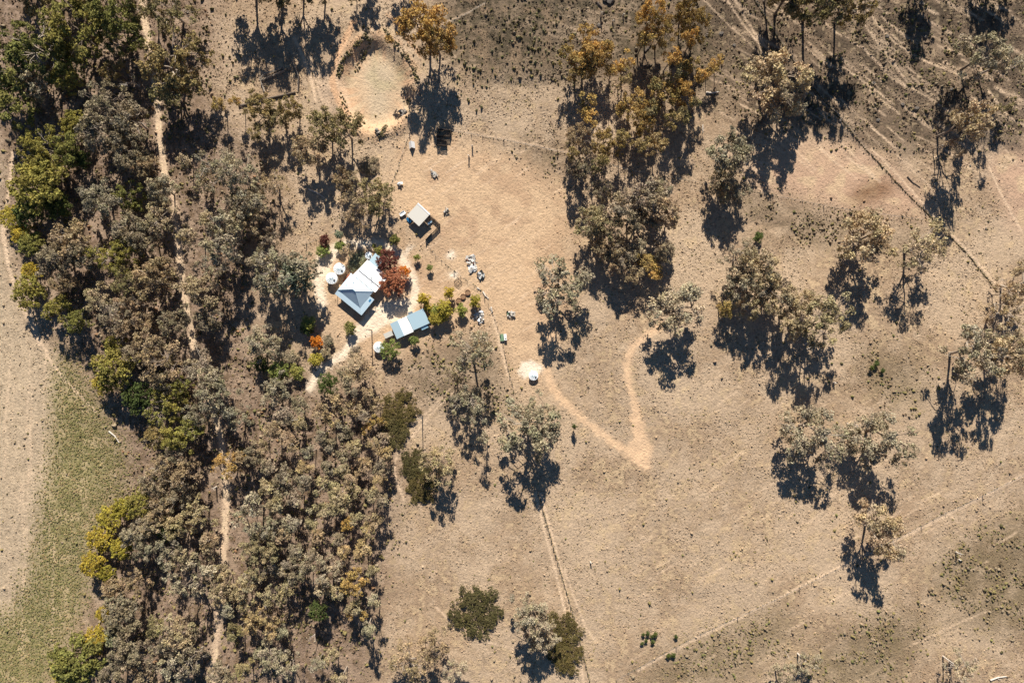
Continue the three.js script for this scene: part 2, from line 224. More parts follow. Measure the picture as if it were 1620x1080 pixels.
// ---------- tussocks of dry and green grass: too many to count ----------
function tuftGeo(seed, wild) {
  const r = rngOf(seed), n = 7, pos = [0, 0.8 + r() * 0.3, 0], idx = [];
  for (let k = 0; k < n; k++) { const t = k / n * 6.2832 + r() * 0.4, q = 0.42 + r() * wild; pos.push(Math.cos(t) * q * 0.7, 0.35 + r() * 0.4, Math.sin(t) * q * 0.7); }
  for (let k = 0; k < n; k++) { const t = k / n * 6.2832 + 0.3, q = 0.5 + r() * wild; pos.push(Math.cos(t) * q, -0.15, Math.sin(t) * q); }
  for (let k = 0; k < n; k++) { const a = 1 + k, b = 1 + (k + 1) % n, c = a + n, d = b + n; idx.push(0, b, a, a, b, c, b, d, c); }
  const g = new THREE.BufferGeometry(); g.setAttribute('position', new THREE.Float32BufferAttribute(pos, 3)); g.setIndex(idx); const f = g.toNonIndexed(); f.computeVertexNormals(); return f;
}
function scatter(name, label, category, seed, tries, make) {   // make(u, v, r) -> [size, height, colour] or null
  const r = rngOf(seed), list = [];
  for (let i = 0; i < tries; i++) { let u = -90 + r() * 1800, v = -70 + r() * 1220; const t = make(u, v, r, (a, b) => { u = a; v = b; }); if (t) list.push([u, v, ...t]); }
  const mesh = new THREE.InstancedMesh(tuftGeo(seed, 0.35), new THREE.MeshStandardMaterial({ color: 0xffffff, roughness: 1, side: THREE.DoubleSide }), list.length), d = new THREE.Object3D(), c = new THREE.Color();
  list.forEach(([u, v, s, h, k], i) => { const x = gx(u), z = gz(v); d.position.set(x, ground(x, z), z); d.rotation.y = r() * 6.28; d.scale.set(s * (0.8 + r() * 0.5), h, s * (0.8 + r() * 0.5)); d.updateMatrix(); mesh.setMatrixAt(i, d.matrix); const w = 0.82 + r() * 0.36; mesh.setColorAt(i, c.setRGB(k[0] * w, k[1] * w, k[2] * w)); });
  mesh.name = name; mesh.userData = { kind: 'stuff', label, category }; mesh.castShadow = mesh.receiveShadow = true; scene.add(mesh);
}
function soil(u, v) { const i = clamp(Math.round((u - MU0) / MW * TW), 0, TW - 1), j = clamp(Math.round((v - MV0) / MH * TH), 0, TH - 1), o = (j * TW + i) * 4; return [0, 1, 2].map((k) => Math.pow(texels[o + k] / 255, 2.2)); }
const bareAt = (u, v) => Math.max(look(M.vee, u, v), look(M.road, u, v), look(M.drive, u, v), look(M.yard, u, v) * 0.985, look(M.warm, u, v) * 0.93, look(M.tracks, u, v), look(M.dam, u, v) * 0.9, look(M.pale, u, v));
const K = { straw: lin(0x9a825f), grey: lin(0x857660), olive: lin(0x7c7048), green: lin(0x6f6c43), dark: lin(0x5a5338), rush: lin(0x8a8560) };
scatter('dry_grass', 'low tufts of dry straw grass over the open paddock', 'grass', 11, 260000, (u, v, r) => {
  if (r() < bareAt(u, v)) return null; const n = vnoise(u * 0.03, v * 0.03) * 0.6 + vnoise(u * 0.12 + 5, v * 0.12) * 0.4; if (r() > smooth(0.25, 0.65, n)) return null;
  if (look(M.strip, u, v) > 0.5 || look(M.field, u, v) > 0.6 && r() < 0.6) return null;
  const k = r(), s = 0.2 + r() * r() * r() * 0.6; return [s, s * (0.4 + r() * 0.5), k < 0.9 ? soil(u, v).map((q) => q * 0.82) : k < 0.97 ? K.grey : K.olive];
});
scatter('green_tussocks', 'olive green tussock grass on the strip beside the left bush', 'grass', 12, 420000, (u, v, r) => {
  const m = look(M.strip, u, v); if (r() > m * 0.95) return null; const s = 0.22 + r() * 0.26, k = r(); return [s, s * (0.5 + r() * 0.5), k < 0.5 ? K.green : k < 0.88 ? K.olive : K.straw];
});
scatter('rough_tussocks', 'dark rough tussocks on the upper slope and lower right paddock', 'grass', 13, 190000, (u, v, r) => {
  const m = Math.max(look(M.slope, u, v) * 0.6, look(M.top, u, v) * 0.3, look(M.rough, u, v) * 0.9, look(M.scrub, u, v) * 0.8, look(M.forest, u, v) * 0.4, 0.03); if (r() > m * smooth(0.35, 0.7, vnoise(u * 0.05, v * 0.05 + 3)) || r() < bareAt(u, v)) return null;
  const s = 0.3 + r() * r() * 0.9, k = r(); return [s, s * (0.6 + r() * 0.5), k < 0.4 ? soil(u, v).map((q) => q * 0.8) : k < 0.65 ? K.olive : k < 0.75 ? K.dark : k < 0.9 ? K.grey : K.green];
});
scatter('rush_tussocks', 'tall pale headed rushes dotted below the top edge', 'rushes', 14, 60000, (u, v, r) => {
  const m = Math.max(0.9 * Math.exp(-(((u - 855) / 34) ** 2 + ((v - 72) / 38) ** 2)), 0.4 * Math.exp(-(((u - 745) / 40) ** 2 + ((v - 110) / 45) ** 2)), 0.35 * Math.exp(-(((u - 1160) / 22) ** 2 + ((v - 105) / 14) ** 2)), 0.1 * Math.exp(-(((u - 790) / 70) ** 2 + ((v - 30) / 60) ** 2)), 0.22 * Math.exp(-(((u - 365) / 40) ** 2 + ((v - 100) / 60) ** 2)));
  if (r() > m) return null; const s = 0.35 + r() * 0.5; return [s, s * (1.1 + r()), r() < 0.6 ? K.rush : K.olive];
});
scatter('litter_shrubs', 'low brown undergrowth beneath the bush trees', 'undergrowth', 15, 70000, (u, v, r) => {
  const m = look(M.forest, u, v); if (m < 0.5 || r() < look(M.road, u, v) * 1.5 || r() > 0.34 * smooth(0.4, 0.7, vnoise(u * 0.07, v * 0.07))) return null;
  const s = 0.4 + r() * r() * 1.2, k = r(); return [s, s * (0.7 + r() * 0.6), k < 0.4 ? K.grey : k < 0.7 ? K.olive : k < 0.85 ? K.dark : lin(0x8a6a4e)];
});
{
  const bank = []; for (const p of [[[606, 42], [614, 55], [626, 72], [640, 88], [652, 104], [660, 122], [663, 140]], [[586, 48], [572, 66], [556, 82], [546, 94], [539, 108], [535, 124]], [[592, 56], [578, 74], [570, 90], [562, 108]], [[640, 142], [644, 155], [648, 168]], [[612, 200], [606, 210], [603, 218]], [[540, 150], [552, 185], [558, 205]]]) for (let i = 0; i < p.length - 1; i++) for (let k = 0; k < 8; k++) bank.push([lerp(p[i][0], p[i + 1][0], k / 8), lerp(p[i][1], p[i + 1][1], k / 8)]);
  let at0 = 0; scatter('bank_tussocks', 'dark tussocks clinging to the eroded dam bank', 'grass', 16, bank.length * 4, (u, v, r, put) => { const q = bank[at0++ % bank.length]; if (vnoise(q[0] * 0.15, q[1] * 0.15) < 0.42 && r() < 0.75) return null; put(q[0] + (r() - 0.5) * 7, q[1] + (r() - 0.5) * 7); const s = 0.25 + r() * r() * 0.7; return [s, s * (0.7 + r() * 0.4), r() < 0.45 ? K.dark : r() < 0.6 ? K.grey : K.olive]; });
}
// ---------- trees ----------
function crownGeo(seed, o) {                        // leaf sprays gathered into tufts, tufts into clumps; crown radius 1, height o.h
  const r = rngOf(seed), P = [], I = [], Cc = [], d = V(0, 0, 0), n = V(0, 0, 0), e = V(0, 0, 0), f = V(0, 0, 0), c = V(0, 0, 0);
  const unit = (v) => { const z = r() * 2 - 1, t = r() * 6.2832, q = Math.sqrt(1 - z * z); return v.set(q * Math.cos(t), z, q * Math.sin(t)); };
  for (const k of o.clumps) {
    const tone = 0.8 + r() * 0.4, hr = 0.96 + r() * 0.1, hb = 0.82 + r() * 0.16, tufts = Math.max(3, Math.round(o.tufts * (k.r / 0.3) ** 2));
    for (let t = 0; t < tufts; t++) {
      unit(d); if (d.y < -0.15 && r() < 0.75) d.y = -d.y;
      const q = k.r * (0.55 + 0.5 * Math.sqrt(r())), tx = k.x + d.x * q, ty = k.y + d.y * q * o.flat, tz = k.z + d.z * q, tone2 = tone * (0.85 + r() * 0.3), tr = o.tuftR * (0.6 + r() * 0.8);
      for (let l = 0; l < o.leaves; l++) {
        unit(e); c.set(tx + e.x * tr, ty + e.y * tr * 0.8 - (o.droop ?? 0) * r() * tr, tz + e.z * tr);
        unit(f); n.copy(d).multiplyScalar(0.4).add(e.multiplyScalar(0.4)).addScaledVector(f, 0.9); n.y += 0.25; n.normalize();
        unit(f); f.addScaledVector(n, -f.dot(n)).normalize(); if (o.droop) { f.y -= 0.5; f.addScaledVector(n, -f.dot(n)).normalize(); } e.crossVectors(n, f);
        const L = o.leaf * (0.6 + r() * 0.8), W = L * o.wide, b = P.length / 3, w = tone2 * (0.7 + r() * 0.6);
        P.push(c.x - f.x * L + e.x * W, c.y - f.y * L + e.y * W, c.z - f.z * L + e.z * W, c.x + f.x * L, c.y + f.y * L, c.z + f.z * L, c.x - f.x * L * 0.7 - e.x * W, c.y - f.y * L * 0.7 - e.y * W, c.z - f.z * L * 0.7 - e.z * W);
        I.push(b, b + 1, b + 2);
        const g = w * (0.95 + r() * 0.1), h = w * (0.92 + r() * 0.1); for (let q2 = 0; q2 < 3; q2++) Cc.push(w * hr, g, h * hb);
      }
    }
  }
  const g = new THREE.BufferGeometry(); g.setAttribute('position', new THREE.Float32BufferAttribute(P, 3)); g.setAttribute('color', new THREE.Float32BufferAttribute(Cc, 3)); g.setIndex(I); g.computeVertexNormals(); return g;
}
const limb = (r, a, b, r0, r1, sag = 0.12) => { const m1 = a.clone().lerp(b, 0.35), m2 = a.clone().lerp(b, 0.7), L = a.distanceTo(b); for (const m of [m1, m2]) { m.x += (r() - 0.5) * L * sag; m.z += (r() - 0.5) * L * sag; m.y += (r() - 0.3) * L * sag; } return tube([a, m1, m2, b], [r0, lerp(r0, r1, 0.4), lerp(r0, r1, 0.75), r1], 5); };
function makeKind(kind, seed) {                     // -> { trunk, crown, h } with crown radius 1 and height h
  const r = rngOf(seed); let clumps = [], geos = [], o;
  if (kind === 'gum' || kind === 'sparse') {
    const h = 2.15, N = kind === 'gum' ? 26 + (r() * 8 | 0) : 20 + (r() * 5 | 0), sx = 0.78 + r() * 0.5, ox = (r() - 0.5) * 0.3, oz = (r() - 0.5) * 0.3;
    for (let i = 0; i < N; i++) { const t = i * 2.4 + r() * 1.2, q = Math.sqrt((i + 0.5) / N) * 0.92 * (0.7 + r() * 0.5); clumps.push({ x: Math.cos(t) * q * sx + ox, z: Math.sin(t) * q / sx + oz, y: h * lerp(0.34, 0.95 - 0.3 * q * q, Math.pow(r(), 0.8)), r: 0.1 + r() * r() * 0.22 }); }
    const lean = V((r() - 0.5) * 0.3, 0, (r() - 0.5) * 0.3), fork = V(lean.x, h * (0.22 + r() * 0.12), lean.z);
    geos.push(tube([V(0, -0.06, 0), V(lean.x * 0.3, h * 0.12, lean.z * 0.35), fork], [0.062, 0.046, 0.038], 7));
    const mains = []; for (let i = 0; i < 4; i++) { const t = i * 1.57 + r() * 0.9, q = 0.22 + r() * 0.22, p = V(fork.x + Math.cos(t) * q, h * (0.46 + r() * 0.14), fork.z + Math.sin(t) * q); mains.push(p); geos.push(limb(r, fork, p, 0.034, 0.02)); }
    for (const k of clumps) { const p = V(k.x, k.y + 0.05, k.z), m = mains.reduce((a, b) => (b.distanceTo(p) < a.distanceTo(p) ? b : a)); geos.push(limb(r, m, p, 0.018, 0.006, 0.25)); for (let q = 0; q < 2; q++) geos.push(limb(r, m.clone().lerp(p, 0.6), V(p.x + (r() - 0.5) * 0.4, p.y + (r() - 0.4) * 0.2, p.z + (r() - 0.5) * 0.4), 0.009, 0.003)); }
    o = kind === 'gum' ? { h, clumps, tufts: 18, leaves: 30, tuftR: 0.088, leaf: 0.0395, wide: 0.64, flat: 0.85, droop: 0.5 } : { h, clumps, tufts: 15, leaves: 24, tuftR: 0.09, leaf: 0.04, wide: 0.6, flat: 0.8, droop: 0.9 };
  } else if (kind === 'thin') {
    const h = 4.2, N = 6 + (r() * 3 | 0);
    for (let i = 0; i < N; i++) { const t = i * 2.4 + r(), q = 0.75 * Math.sqrt(r()); clumps.push({ x: Math.cos(t) * q, z: Math.sin(t) * q, y: h * (0.5 + 0.46 * r()), r: 0.22 + r() * 0.2 }); }
    const top = V((r() - 0.5) * 0.3, h * 0.85, (r() - 0.5) * 0.3); geos.push(limb(r, V(0, -0.1, 0), top, 0.07, 0.025, 0.04));
    for (const k of clumps) { const s = clamp(k.y / h - 0.18, 0.3, 0.8); geos.push(limb(r, V(top.x * s, h * s, top.z * s), V(k.x, k.y, k.z), 0.028, 0.008)); }
    o = { h, clumps, tufts: 11, leaves: 13, tuftR: 0.13, leaf: 0.075, wide: 0.6, flat: 1.0, droop: 0.7 };
  } else if (kind === 'dome') {
    const h = 1.5, N = 34;
    for (let i = 0; i < N; i++) { const t = i * 2.4 + r() * 0.6, q = Math.sqrt((i + 0.5) / N) * 0.82; clumps.push({ x: Math.cos(t) * q * (0.9 + r() * 0.2), z: Math.sin(t) * q * (0.9 + r() * 0.2), y: h * (0.34 + 0.5 * Math.sqrt(1 - q * q * 0.95) + (r() - 0.5) * 0.12), r: 0.19 + r() * 0.1 }); }
    geos.push(limb(r, V(0, -0.05, 0), V(0.03, h * 0.4, 0), 0.07, 0.05)); for (let i = 0; i < N; i += 2) geos.push(limb(r, V(0.03, h * (0.25 + 0.12 * r()), 0), V(clumps[i].x, clumps[i].y, clumps[i].z), 0.028, 0.008));
    o = { h, clumps, tufts: 14, leaves: 18, tuftR: 0.065, leaf: 0.042, wide: 0.65, flat: 0.8 };
  } else if (kind === 'bush') {
    const h = 0.75, N = 52;
    for (let i = 0; i < N; i++) { const t = i * 2.4 + r() * 0.8, q = Math.sqrt((i + 0.5) / N) * 0.85; clumps.push({ x: Math.cos(t) * q, z: Math.sin(t) * q * (0.85 + r() * 0.25), y: h * (0.15 + 0.4 * (1 - q * q) + r() * 0.2), r: 0.13 + r() * 0.09 }); }
    for (let i = 0; i < 7; i++) geos.push(limb(r, V((r() - 0.5) * 0.2, -0.05, (r() - 0.5) * 0.2), V(clumps[i * 3].x, clumps[i * 3].y, clumps[i * 3].z), 0.03, 0.01));
    o = { h, clumps, tufts: 22, leaves: 18, tuftR: 0.06, leaf: 0.034, wide: 0.6, flat: 0.8 };
  } else if (kind === 'shrub') {                    // a rounded garden shrub a few metres across
    const h = 1.9, N = 12;
    for (let i = 0; i < N; i++) { const t = i * 2.4 + r(), q = Math.sqrt((i + 0.5) / N) * 0.68; clumps.push({ x: Math.cos(t) * q, z: Math.sin(t) * q, y: h * (0.3 + 0.5 * (1 - q * q) * (0.6 + 0.4 * r()) + 0.1 * r()), r: 0.28 + r() * 0.14 }); }
    geos.push(limb(r, V(0, -0.06, 0), V(0, h * 0.4, 0), 0.07, 0.04)); for (const k of clumps) geos.push(limb(r, V(0, h * 0.25, 0), V(k.x, k.y, k.z), 0.03, 0.01));
    o = { h, clumps, tufts: 10, leaves: 16, tuftR: 0.12, leaf: 0.075, wide: 0.6, flat: 0.9 };
  } else {                                          // dead: bare limbs only
    const h = 1.7, grow = (a, dir, L, rad, depth) => {
      const b = a.clone().addScaledVector(dir, L); geos.push(limb(r, a, b, rad, rad * 0.55, 0.16)); if (depth <= 0) return;
      for (let i = 0, n = 2 + (r() * 2 | 0); i < n; i++) { const d = dir.clone().add(V((r() - 0.5) * 1.7, (r() - 0.35) * 0.7, (r() - 0.5) * 1.7)).normalize(); grow(a.clone().lerp(b, 0.55 + r() * 0.45), d, L * (0.55 + r() * 0.25), rad * 0.5, depth - 1); }
    };
    grow(V(0, -0.05, 0), V((r() - 0.5) * 0.25, 1, (r() - 0.5) * 0.25).normalize(), 0.75, 0.055, 4);
    return { trunk: mergeGeometries(geos), crown: null, h };
  }
  return { trunk: mergeGeometries(geos), crown: crownGeo(seed * 7 + 1, o), h: o.h };
}
const KINDS = {}; for (const [k, n] of [['gum', 10], ['sparse', 6], ['thin', 8], ['dome', 4], ['bush', 3], ['shrub', 4], ['dead', 4]]) KINDS[k] = Array.from({ length: n }, (_, i) => makeKind(k, 100 + i * 17 + k.length * 1000 + k.charCodeAt(0)));
const leafMat = (hex) => new THREE.MeshPhysicalMaterial({ color: hex, roughness: 1, side: THREE.DoubleSide, vertexColors: true, transmission: 0.2, thickness: 0, specularIntensity: 0.25 });
const HUE = {
  og: ['olive green', 0x85824e], ol: ['olive', 0x978a66], gg: ['grey-green', 0xaba08c], br: ['brown', 0xa39480], yg: ['yellow-green', 0x938f54], go: ['golden', 0xb79b66], dg: ['dark green', 0x5f6a3e], si: ['pale silver', 0xb6a894], or: ['orange', 0xd08a3c], re: ['dark red', 0x7a4a44], ru: ['rust red', 0xbd7c62], ye: ['yellow', 0xb2a44e], bl: ['blue-green', 0x989e8a], ta: ['tan', 0xb3a384], ku: ['pinkish brown', 0xa69685], gn: ['green', 0x949c5c], dk: ['dark olive', 0x645c3e], xx: ['bare', 0],
};
const LEAF = {}; for (const k in HUE) LEAF[k] = [[1, 1, 1], [0.84, 0.86, 0.86], [1.08, 1.0, 0.9]].map((f) => { const m = leafMat(HUE[k][1]); m.color.setRGB(m.color.r * f[0], m.color.g * f[1], m.color.b * f[2]); return m; });
const BARK = [std(0x8f8072, 1), std(0xa89a8a, 1), std(0x6e6053, 1)], DEADWOOD = std(0xbdb3a8, 1);
const WORD = { gum: ['gum_tree', 'gum', 'tree'], sparse: ['gum_tree', 'thin-crowned gum', 'tree'], thin: ['gum_sapling', 'slender gum', 'tree'], dome: ['wattle_tree', 'bushy tree', 'tree'], bush: ['thicket', 'low thicket', 'bush'], shrub: ['garden_shrub', 'shrub', 'shrub'], dead: ['dead_tree', 'dead tree', 'tree'] };
const CENTRE = { gum: 0.64, sparse: 0.64, thin: 0.76, dome: 0.55, bush: 0.35, shrub: 0.5, dead: 0.6 };
const TREES = [];
let KIND = 'gum';
const T = (hue, ...list) => { for (const t of list) TREES.push({ kind: KIND, hue, u: t[0], v: t[1], R: t[2], h: t[3] }); };
// crown centre on the survey grid, crown radius in grid units, height in metres if it is not the usual one
KIND = 'gum';
T('og', [112, 30, 46, 23], [178, 22, 34, 21], [190, 62, 26, 17], [55, 72, 38, 21], [8, 100, 38, 20], [20, 160, 32, 16]);
T('ol', [265, 92, 40, 22], [265, 145, 26, 15], [268, 14, 28, 16], [225, 8, 22, 17], [190, 450, 22], [180, 112, 16], [243, 690, 18, 12]);
T('gg', [48, 130, 24, 14], [150, 315, 26], [145, 472, 20], [255, 300, 20], [245, 340, 22], [358, 378, 30, 20], [395, 345, 20], [308, 462, 26, 17], [332, 425, 20, 10], [445, 432, 34, 19], [420, 415, 20, 15], [472, 420, 22, 17], [425, 455, 18, 15], [345, 635, 28, 18], [372, 655, 18, 15], [312, 660, 16], [335, 600, 18, 14], [410, 540, 20, 12], [434, 548, 14, 10], [435, 620, 20, 11], [400, 812, 26, 16], [430, 835, 18], [215, 845, 20, 15], [240, 830, 18], [228, 872, 15], [262, 872, 20], [297, 918, 26, 18], [290, 890, 18], [285, 1000, 22], [272, 1052, 22], [352, 912, 15, 12], [345, 938, 16, 13], [415, 1042, 20], [450, 1052, 18]);
T('br', [178, 165, 30], [165, 205, 30], [208, 190, 26], [188, 228, 26], [210, 252, 22], [228, 262, 18], [108, 378, 28], [88, 410, 28, 15], [128, 402, 20], [97, 448, 17], [205, 362, 24], [228, 375, 20], [240, 440, 26], [255, 425, 18], [235, 548, 24], [255, 580, 26, 17], [216, 560, 20], [262, 612, 16], [270, 722, 20], [255, 745, 20], [240, 768, 18], [285, 755, 24], [252, 800, 20], [282, 790, 20], [235, 1040, 22], [200, 1032, 22], [175, 1062, 22], [225, 1072, 18], [385, 728, 16], [402, 722, 14], [470, 905, 20], [325, 502, 18], [272, 508, 20], [492, 238, 24, 14], [540, 285, 15, 11], [920, 217, 20, 14], [915, 268, 16, 13], [958, 300, 14, 12], [212, 918, 16], [302, 1042, 20], [345, 1070, 18]);
T('gg', [738, 640, 24, 14], [836, 680, 40, 19], [885, 455, 38, 17], [1160, 245, 30, 19], [1200, 425, 30, 21], [1555, 90, 32, 20], [1232, 470, 26, 18], [1150, 285, 20, 15], [1252, 498, 24, 18], [1172, 452, 24, 16], [1190, 478, 20, 14], [1275, 480, 18, 14]);
T('br', [1000, 345, 22, 17], [965, 392, 18, 13], [1050, 395, 16, 13]);
T('ku', [185, 500, 26], [208, 482, 18], [195, 528, 20], [225, 510, 16], [412, 372, 16, 13], [310, 585, 22, 12], [258, 1012, 16], [1012, 312, 32, 19], [1042, 330, 26, 18], [985, 402, 22, 14]);
T('yg', [75, 232, 24, 15], [48, 240, 22, 13], [105, 236, 22, 14], [72, 258, 26, 12], [162, 402, 18], [200, 395, 17], [188, 422, 16], [200, 308, 20, 13], [86, 488, 20, 12], [118, 508, 16, 11], [266, 632, 20], [248, 655, 20, 13], [285, 612, 14], [298, 680, 18], [275, 692, 22]);
T('go', [925, 78, 28, 17], [912, 102, 24, 16], [945, 92, 20, 16], [1030, 28, 20, 20], [1048, 50, 20, 20], [1090, 8, 18, 22], [1108, 35, 20, 21], [1002, 165, 22, 15], [1018, 190, 18, 13], [1052, 148, 24, 15], [1080, 150, 20, 15], [962, 222, 20, 15], [672, 38, 34, 24], [690, 62, 24, 20], [362, 736, 19, 13], [560, 920, 20, 14]);
T('si', [1532, 192, 28, 25], [1228, 128, 42, 23], [1252, 150, 22, 16], [1375, 372, 36, 20], [1076, 484, 38, 17], [1548, 560, 36, 24], [1290, 680, 38, 19], [1402, 690, 38, 20], [1605, 570, 32, 23], [1400, 838, 34, 19], [515, 905, 20, 15], [845, 980, 26, 17], [855, 1010, 22, 14]);
T('ta', [688, 735, 24, 15], [1302, 516, 34, 21], [1040, 228, 18, 14], [940, 350, 24, 16], [970, 362, 20, 15], [280, 830, 20], [312, 812, 20], [430, 870, 18], [400, 872, 18], [412, 902, 18], [432, 942, 18], [382, 942, 18], [400, 982, 16], [425, 992, 16]);
T('ol', [380, -40, 30, 22], [425, -30, 34, 22], [462, -34, 26, 20], [500, -25, 22, 18], [577, -56, 16, 14], [633, -46, 16, 13], [1262, -22, 34, 28], [1312, -14, 36, 30], [1366, -10, 32, 29], [1240, -40, 26, 26], [1480, -70, 22, 20], [1600, -62, 30, 20], [1570, -66, 18, 16], [20, -40, 34, 20], [60, -30, 34, 21], [95, -55, 26, 20], [560, -8, 10, 7]);
T('ol', [512, 195, 24, 17], [545, 205, 24, 17], [412, 172, 22, 13], [440, 188, 18, 12], [462, 172, 16, 14], [592, 308, 26, 13]);
KIND = 'sparse';
T('gg', [340, 262, 26, 18], [372, 268, 26, 19], [320, 285, 16, 14], [385, 305, 24, 17], [370, 335, 24, 17], [745, 562, 28, 20], [1580, 100, 26, 18], [1600, 545, 22, 16], [850, 655, 22, 14], [1465, 384, 33, 19], [555, 288, 14, 11], [720, 595, 14, 14]);
T('ku', [1218, 450, 26, 18], [1175, 405, 24, 15]);
T('br', [390, 318, 24], [430, 290, 20, 12], [560, 330, 20, 13], [1160, 300, 20, 13], [1590, 492, 24, 14], [1612, 448, 26, 14], [640, 1050, 26, 13], [682, 1022, 22, 12]);
T('si', [1280, 1050, 16, 11], [1240, 1072, 20, 12], [1522, 1062, 22, 12], [720, 1060, 18, 11], [548, 395, 10, 6], [1345, 700, 22, 10]);
KIND = 'thin';
T('go', [342, 162, 12, 11], [370, 160, 9, 12], [1065, 85, 14, 18], [1100, 60, 13, 20], [925, 160, 16, 10], [930, 188, 14, 10], [990, 95, 14, 13], [970, 108, 12, 12], [1090, 95, 13, 15], [1105, 120, 12, 13], [575, 676, 9, 9], [592, 664, 10, 9], [604, 668, 7, 8], [548, 830, 12, 10], [550, 976, 8, 9], [574, 972, 8, 9], [1020, 60, 14, 17], [1140, 98, 12, 9], [1126, 110, 10, 9]);
T('ol', [955, 250, 11, 15], [942, 262, 10, 14], [905, 240, 11, 14], [1010, 222, 13, 13], [985, 210, 12, 13], [1060, 190, 14, 13], [1085, 180, 13, 14], [1102, 165, 11, 13], [1030, 170, 13, 13], [985, 120, 12, 13], [1040, 130, 12, 14], [1075, 118, 14, 14], [405, 212, 12, 11], [1580, 168, 11, 13], [370, 1002, 14, 11], [245, 992, 16, 11], [385, 1062, 14]);
T('br', [568, 582, 22, 9], [545, 592, 14], [552, 616, 15], [582, 622, 12], [532, 646, 16], [560, 642, 14], [592, 642, 14], [545, 682, 14], [590, 702, 13], [522, 706, 12], [576, 732, 14], [602, 742, 14], [540, 722, 12], [472, 640, 16, 8], [432, 682, 16], [462, 702, 13], [422, 742, 15], [450, 752, 15], [482, 762, 14], [502, 652, 12], [515, 742, 12], [558, 762, 13], [508, 686, 13], [608, 790, 12], [470, 872, 15], [445, 845, 14], [490, 882, 14], [590, 822, 14], [535, 852, 11], [412, 702, 13], [440, 770, 14], [322, 880, 14], [330, 852, 14], [500, 845, 13]);
T('ta', [522, 666, 13], [560, 706, 14], [612, 716, 12], [512, 772, 16], [532, 786, 16], [556, 778, 15], [582, 786, 13], [500, 802, 14], [522, 804, 15], [478, 742, 13], [440, 802, 15], [420, 772, 14], [575, 872, 14], [560, 822, 12], [580, 838, 12], [540, 872, 10], [490, 830, 12], [545, 745, 12], [470, 668, 12], [525, 942, 12], [560, 962, 13], [452, 932, 14], [600, 765, 12], [588, 905, 10]);
T('ku', [450, 660, 17, 9], [470, 792, 13], [440, 906, 17], [455, 776, 11], [455, 690, 11], [605, 690, 11], [575, 655, 12], [530, 625, 12], [560, 560, 12, 6], [950, 392, 16, 11], [1010, 395, 18, 12], [1002, 430, 16, 10], [1062, 352, 14, 12], [975, 425, 14, 10]);
T('go', [1026, 412, 16, 11], [1040, 428, 14, 10], [1148, 488, 14, 10], [1012, 408, 10, 9]);
T('gg', [490, 716, 11], [460, 832, 16], [505, 932, 12], [500, 1052, 13], [525, 1042, 12], [540, 1072, 12], [440, 1002, 13], [485, 905, 13], [358, 962, 14], [575, 1000, 12, 15], [590, 950, 12, 13], [770, 696, 10, 12], [395, 922, 14], [1050, 292, 13, 14], [300, 372, 14, 14], [318, 352, 14, 15], [290, 255, 12, 9], [545, 800, 12]);
KIND = 'dome';
T('yg', [122, 196, 18, 9], [70, 298, 38, 14], [185, 582, 30, 13], [187, 548, 16, 10], [125, 1042, 38, 12], [50, 462, 24, 9], [105, 88, 14, 10], [110, 120, 22, 12], [225, 795, 20, 9], [52, 385, 18, 7]);
T('ye', [22, 345, 17, 6], [40, 372, 16, 6], [50, 432, 14, 7], [178, 818, 18, 8], [198, 803, 16, 8], [162, 850, 18, 8], [197, 866, 16, 8], [150, 890, 18, 8], [172, 905, 14, 7], [165, 606, 14, 7], [165, 970, 11, 7], [150, 1012, 18, 8], [105, 1062, 20, 8]);
T('dg', [52, 335, 22, 9], [95, 328, 20, 9], [135, 255, 13, 8], [220, 628, 22, 10], [505, 965, 14, 9], [268, 836, 18, 8], [520, 606, 16, 6], [412, 575, 12, 6]);
T('br', [195, 970, 30, 10], [182, 928, 17, 8]);
T('bl', [470, 440, 24, 15], [180, 1008, 14, 7]);
T('gn', [442, 585, 14, 6], [490, 510, 11, 5], [618, 553, 14, 5.5]);
KIND = 'bush';
T('dk', [632, 648, 26, 2.2], [622, 682, 22, 2.2], [656, 735, 22, 2], [668, 772, 20, 2], [752, 966, 34, 2.6], [888, 998, 28, 2.2], [894, 1038, 24, 2.2]);
T('bl', [566, 410, 13, 1.6], [560, 420, 9, 1.4]);
T('br', [585, 262, 14, 2], [760, 545, 16, 1.4]);
KIND = 'shrub';
T('re', [513, 382, 9, 4.5]); KIND = 'dome'; T('re', [614, 414, 16, 6]); T('ru', [624, 446, 19, 7]); KIND = 'shrub'; T('or', [640, 430, 9, 5], [500, 540, 10, 4]); T('ye', [700, 500, 9, 4.5], [678, 487, 8, 4],  [671, 474, 10, 5.5], [705, 487, 13, 6], [710, 464, 9, 5], [752, 476, 9, 4.5], [500, 568, 11, 4], [690, 503, 11, 5]);
T('gn', [512, 396, 10, 3.5], [660, 407, 5, 3], [680, 424, 5, 3], [655, 537, 7, 4], [730, 491, 10, 4], [538, 388, 8, 3.5], [690, 490, 9, 4]); T('bl', [537, 372, 7, 4.5]); T('yg', [553, 519, 10, 4], [470, 588, 12, 4], [600, 397, 7, 3], [625, 379, 8, 4], [592, 389, 4, 2]);
T('dg', [908, 674, 3.5, 5], [486, 522, 10, 4], [1200, 375, 8, 3.5], [1018, 1004, 3, 1.6], [1025, 1003, 3.5, 1.8], [1032, 1007, 3, 1.6], [1037, 1004, 4, 1.8], [1022, 1014, 3, 1.5], [1033, 1016, 3.5, 1.6], [1016, 1018, 3, 1.3], [1070, 1008, 3.5, 1.6], [1058, 1038, 4, 1.8], [1066, 1037, 4, 1.8], [1385, 575, 5, 2.2], [1378, 582, 4, 2], [1396, 586, 4, 1.6]);
T('br', [460, 565, 12, 3.5], [430, 590, 12, 4], [520, 540, 9, 3], [515, 560, 9, 3]);
KIND = 'dead';
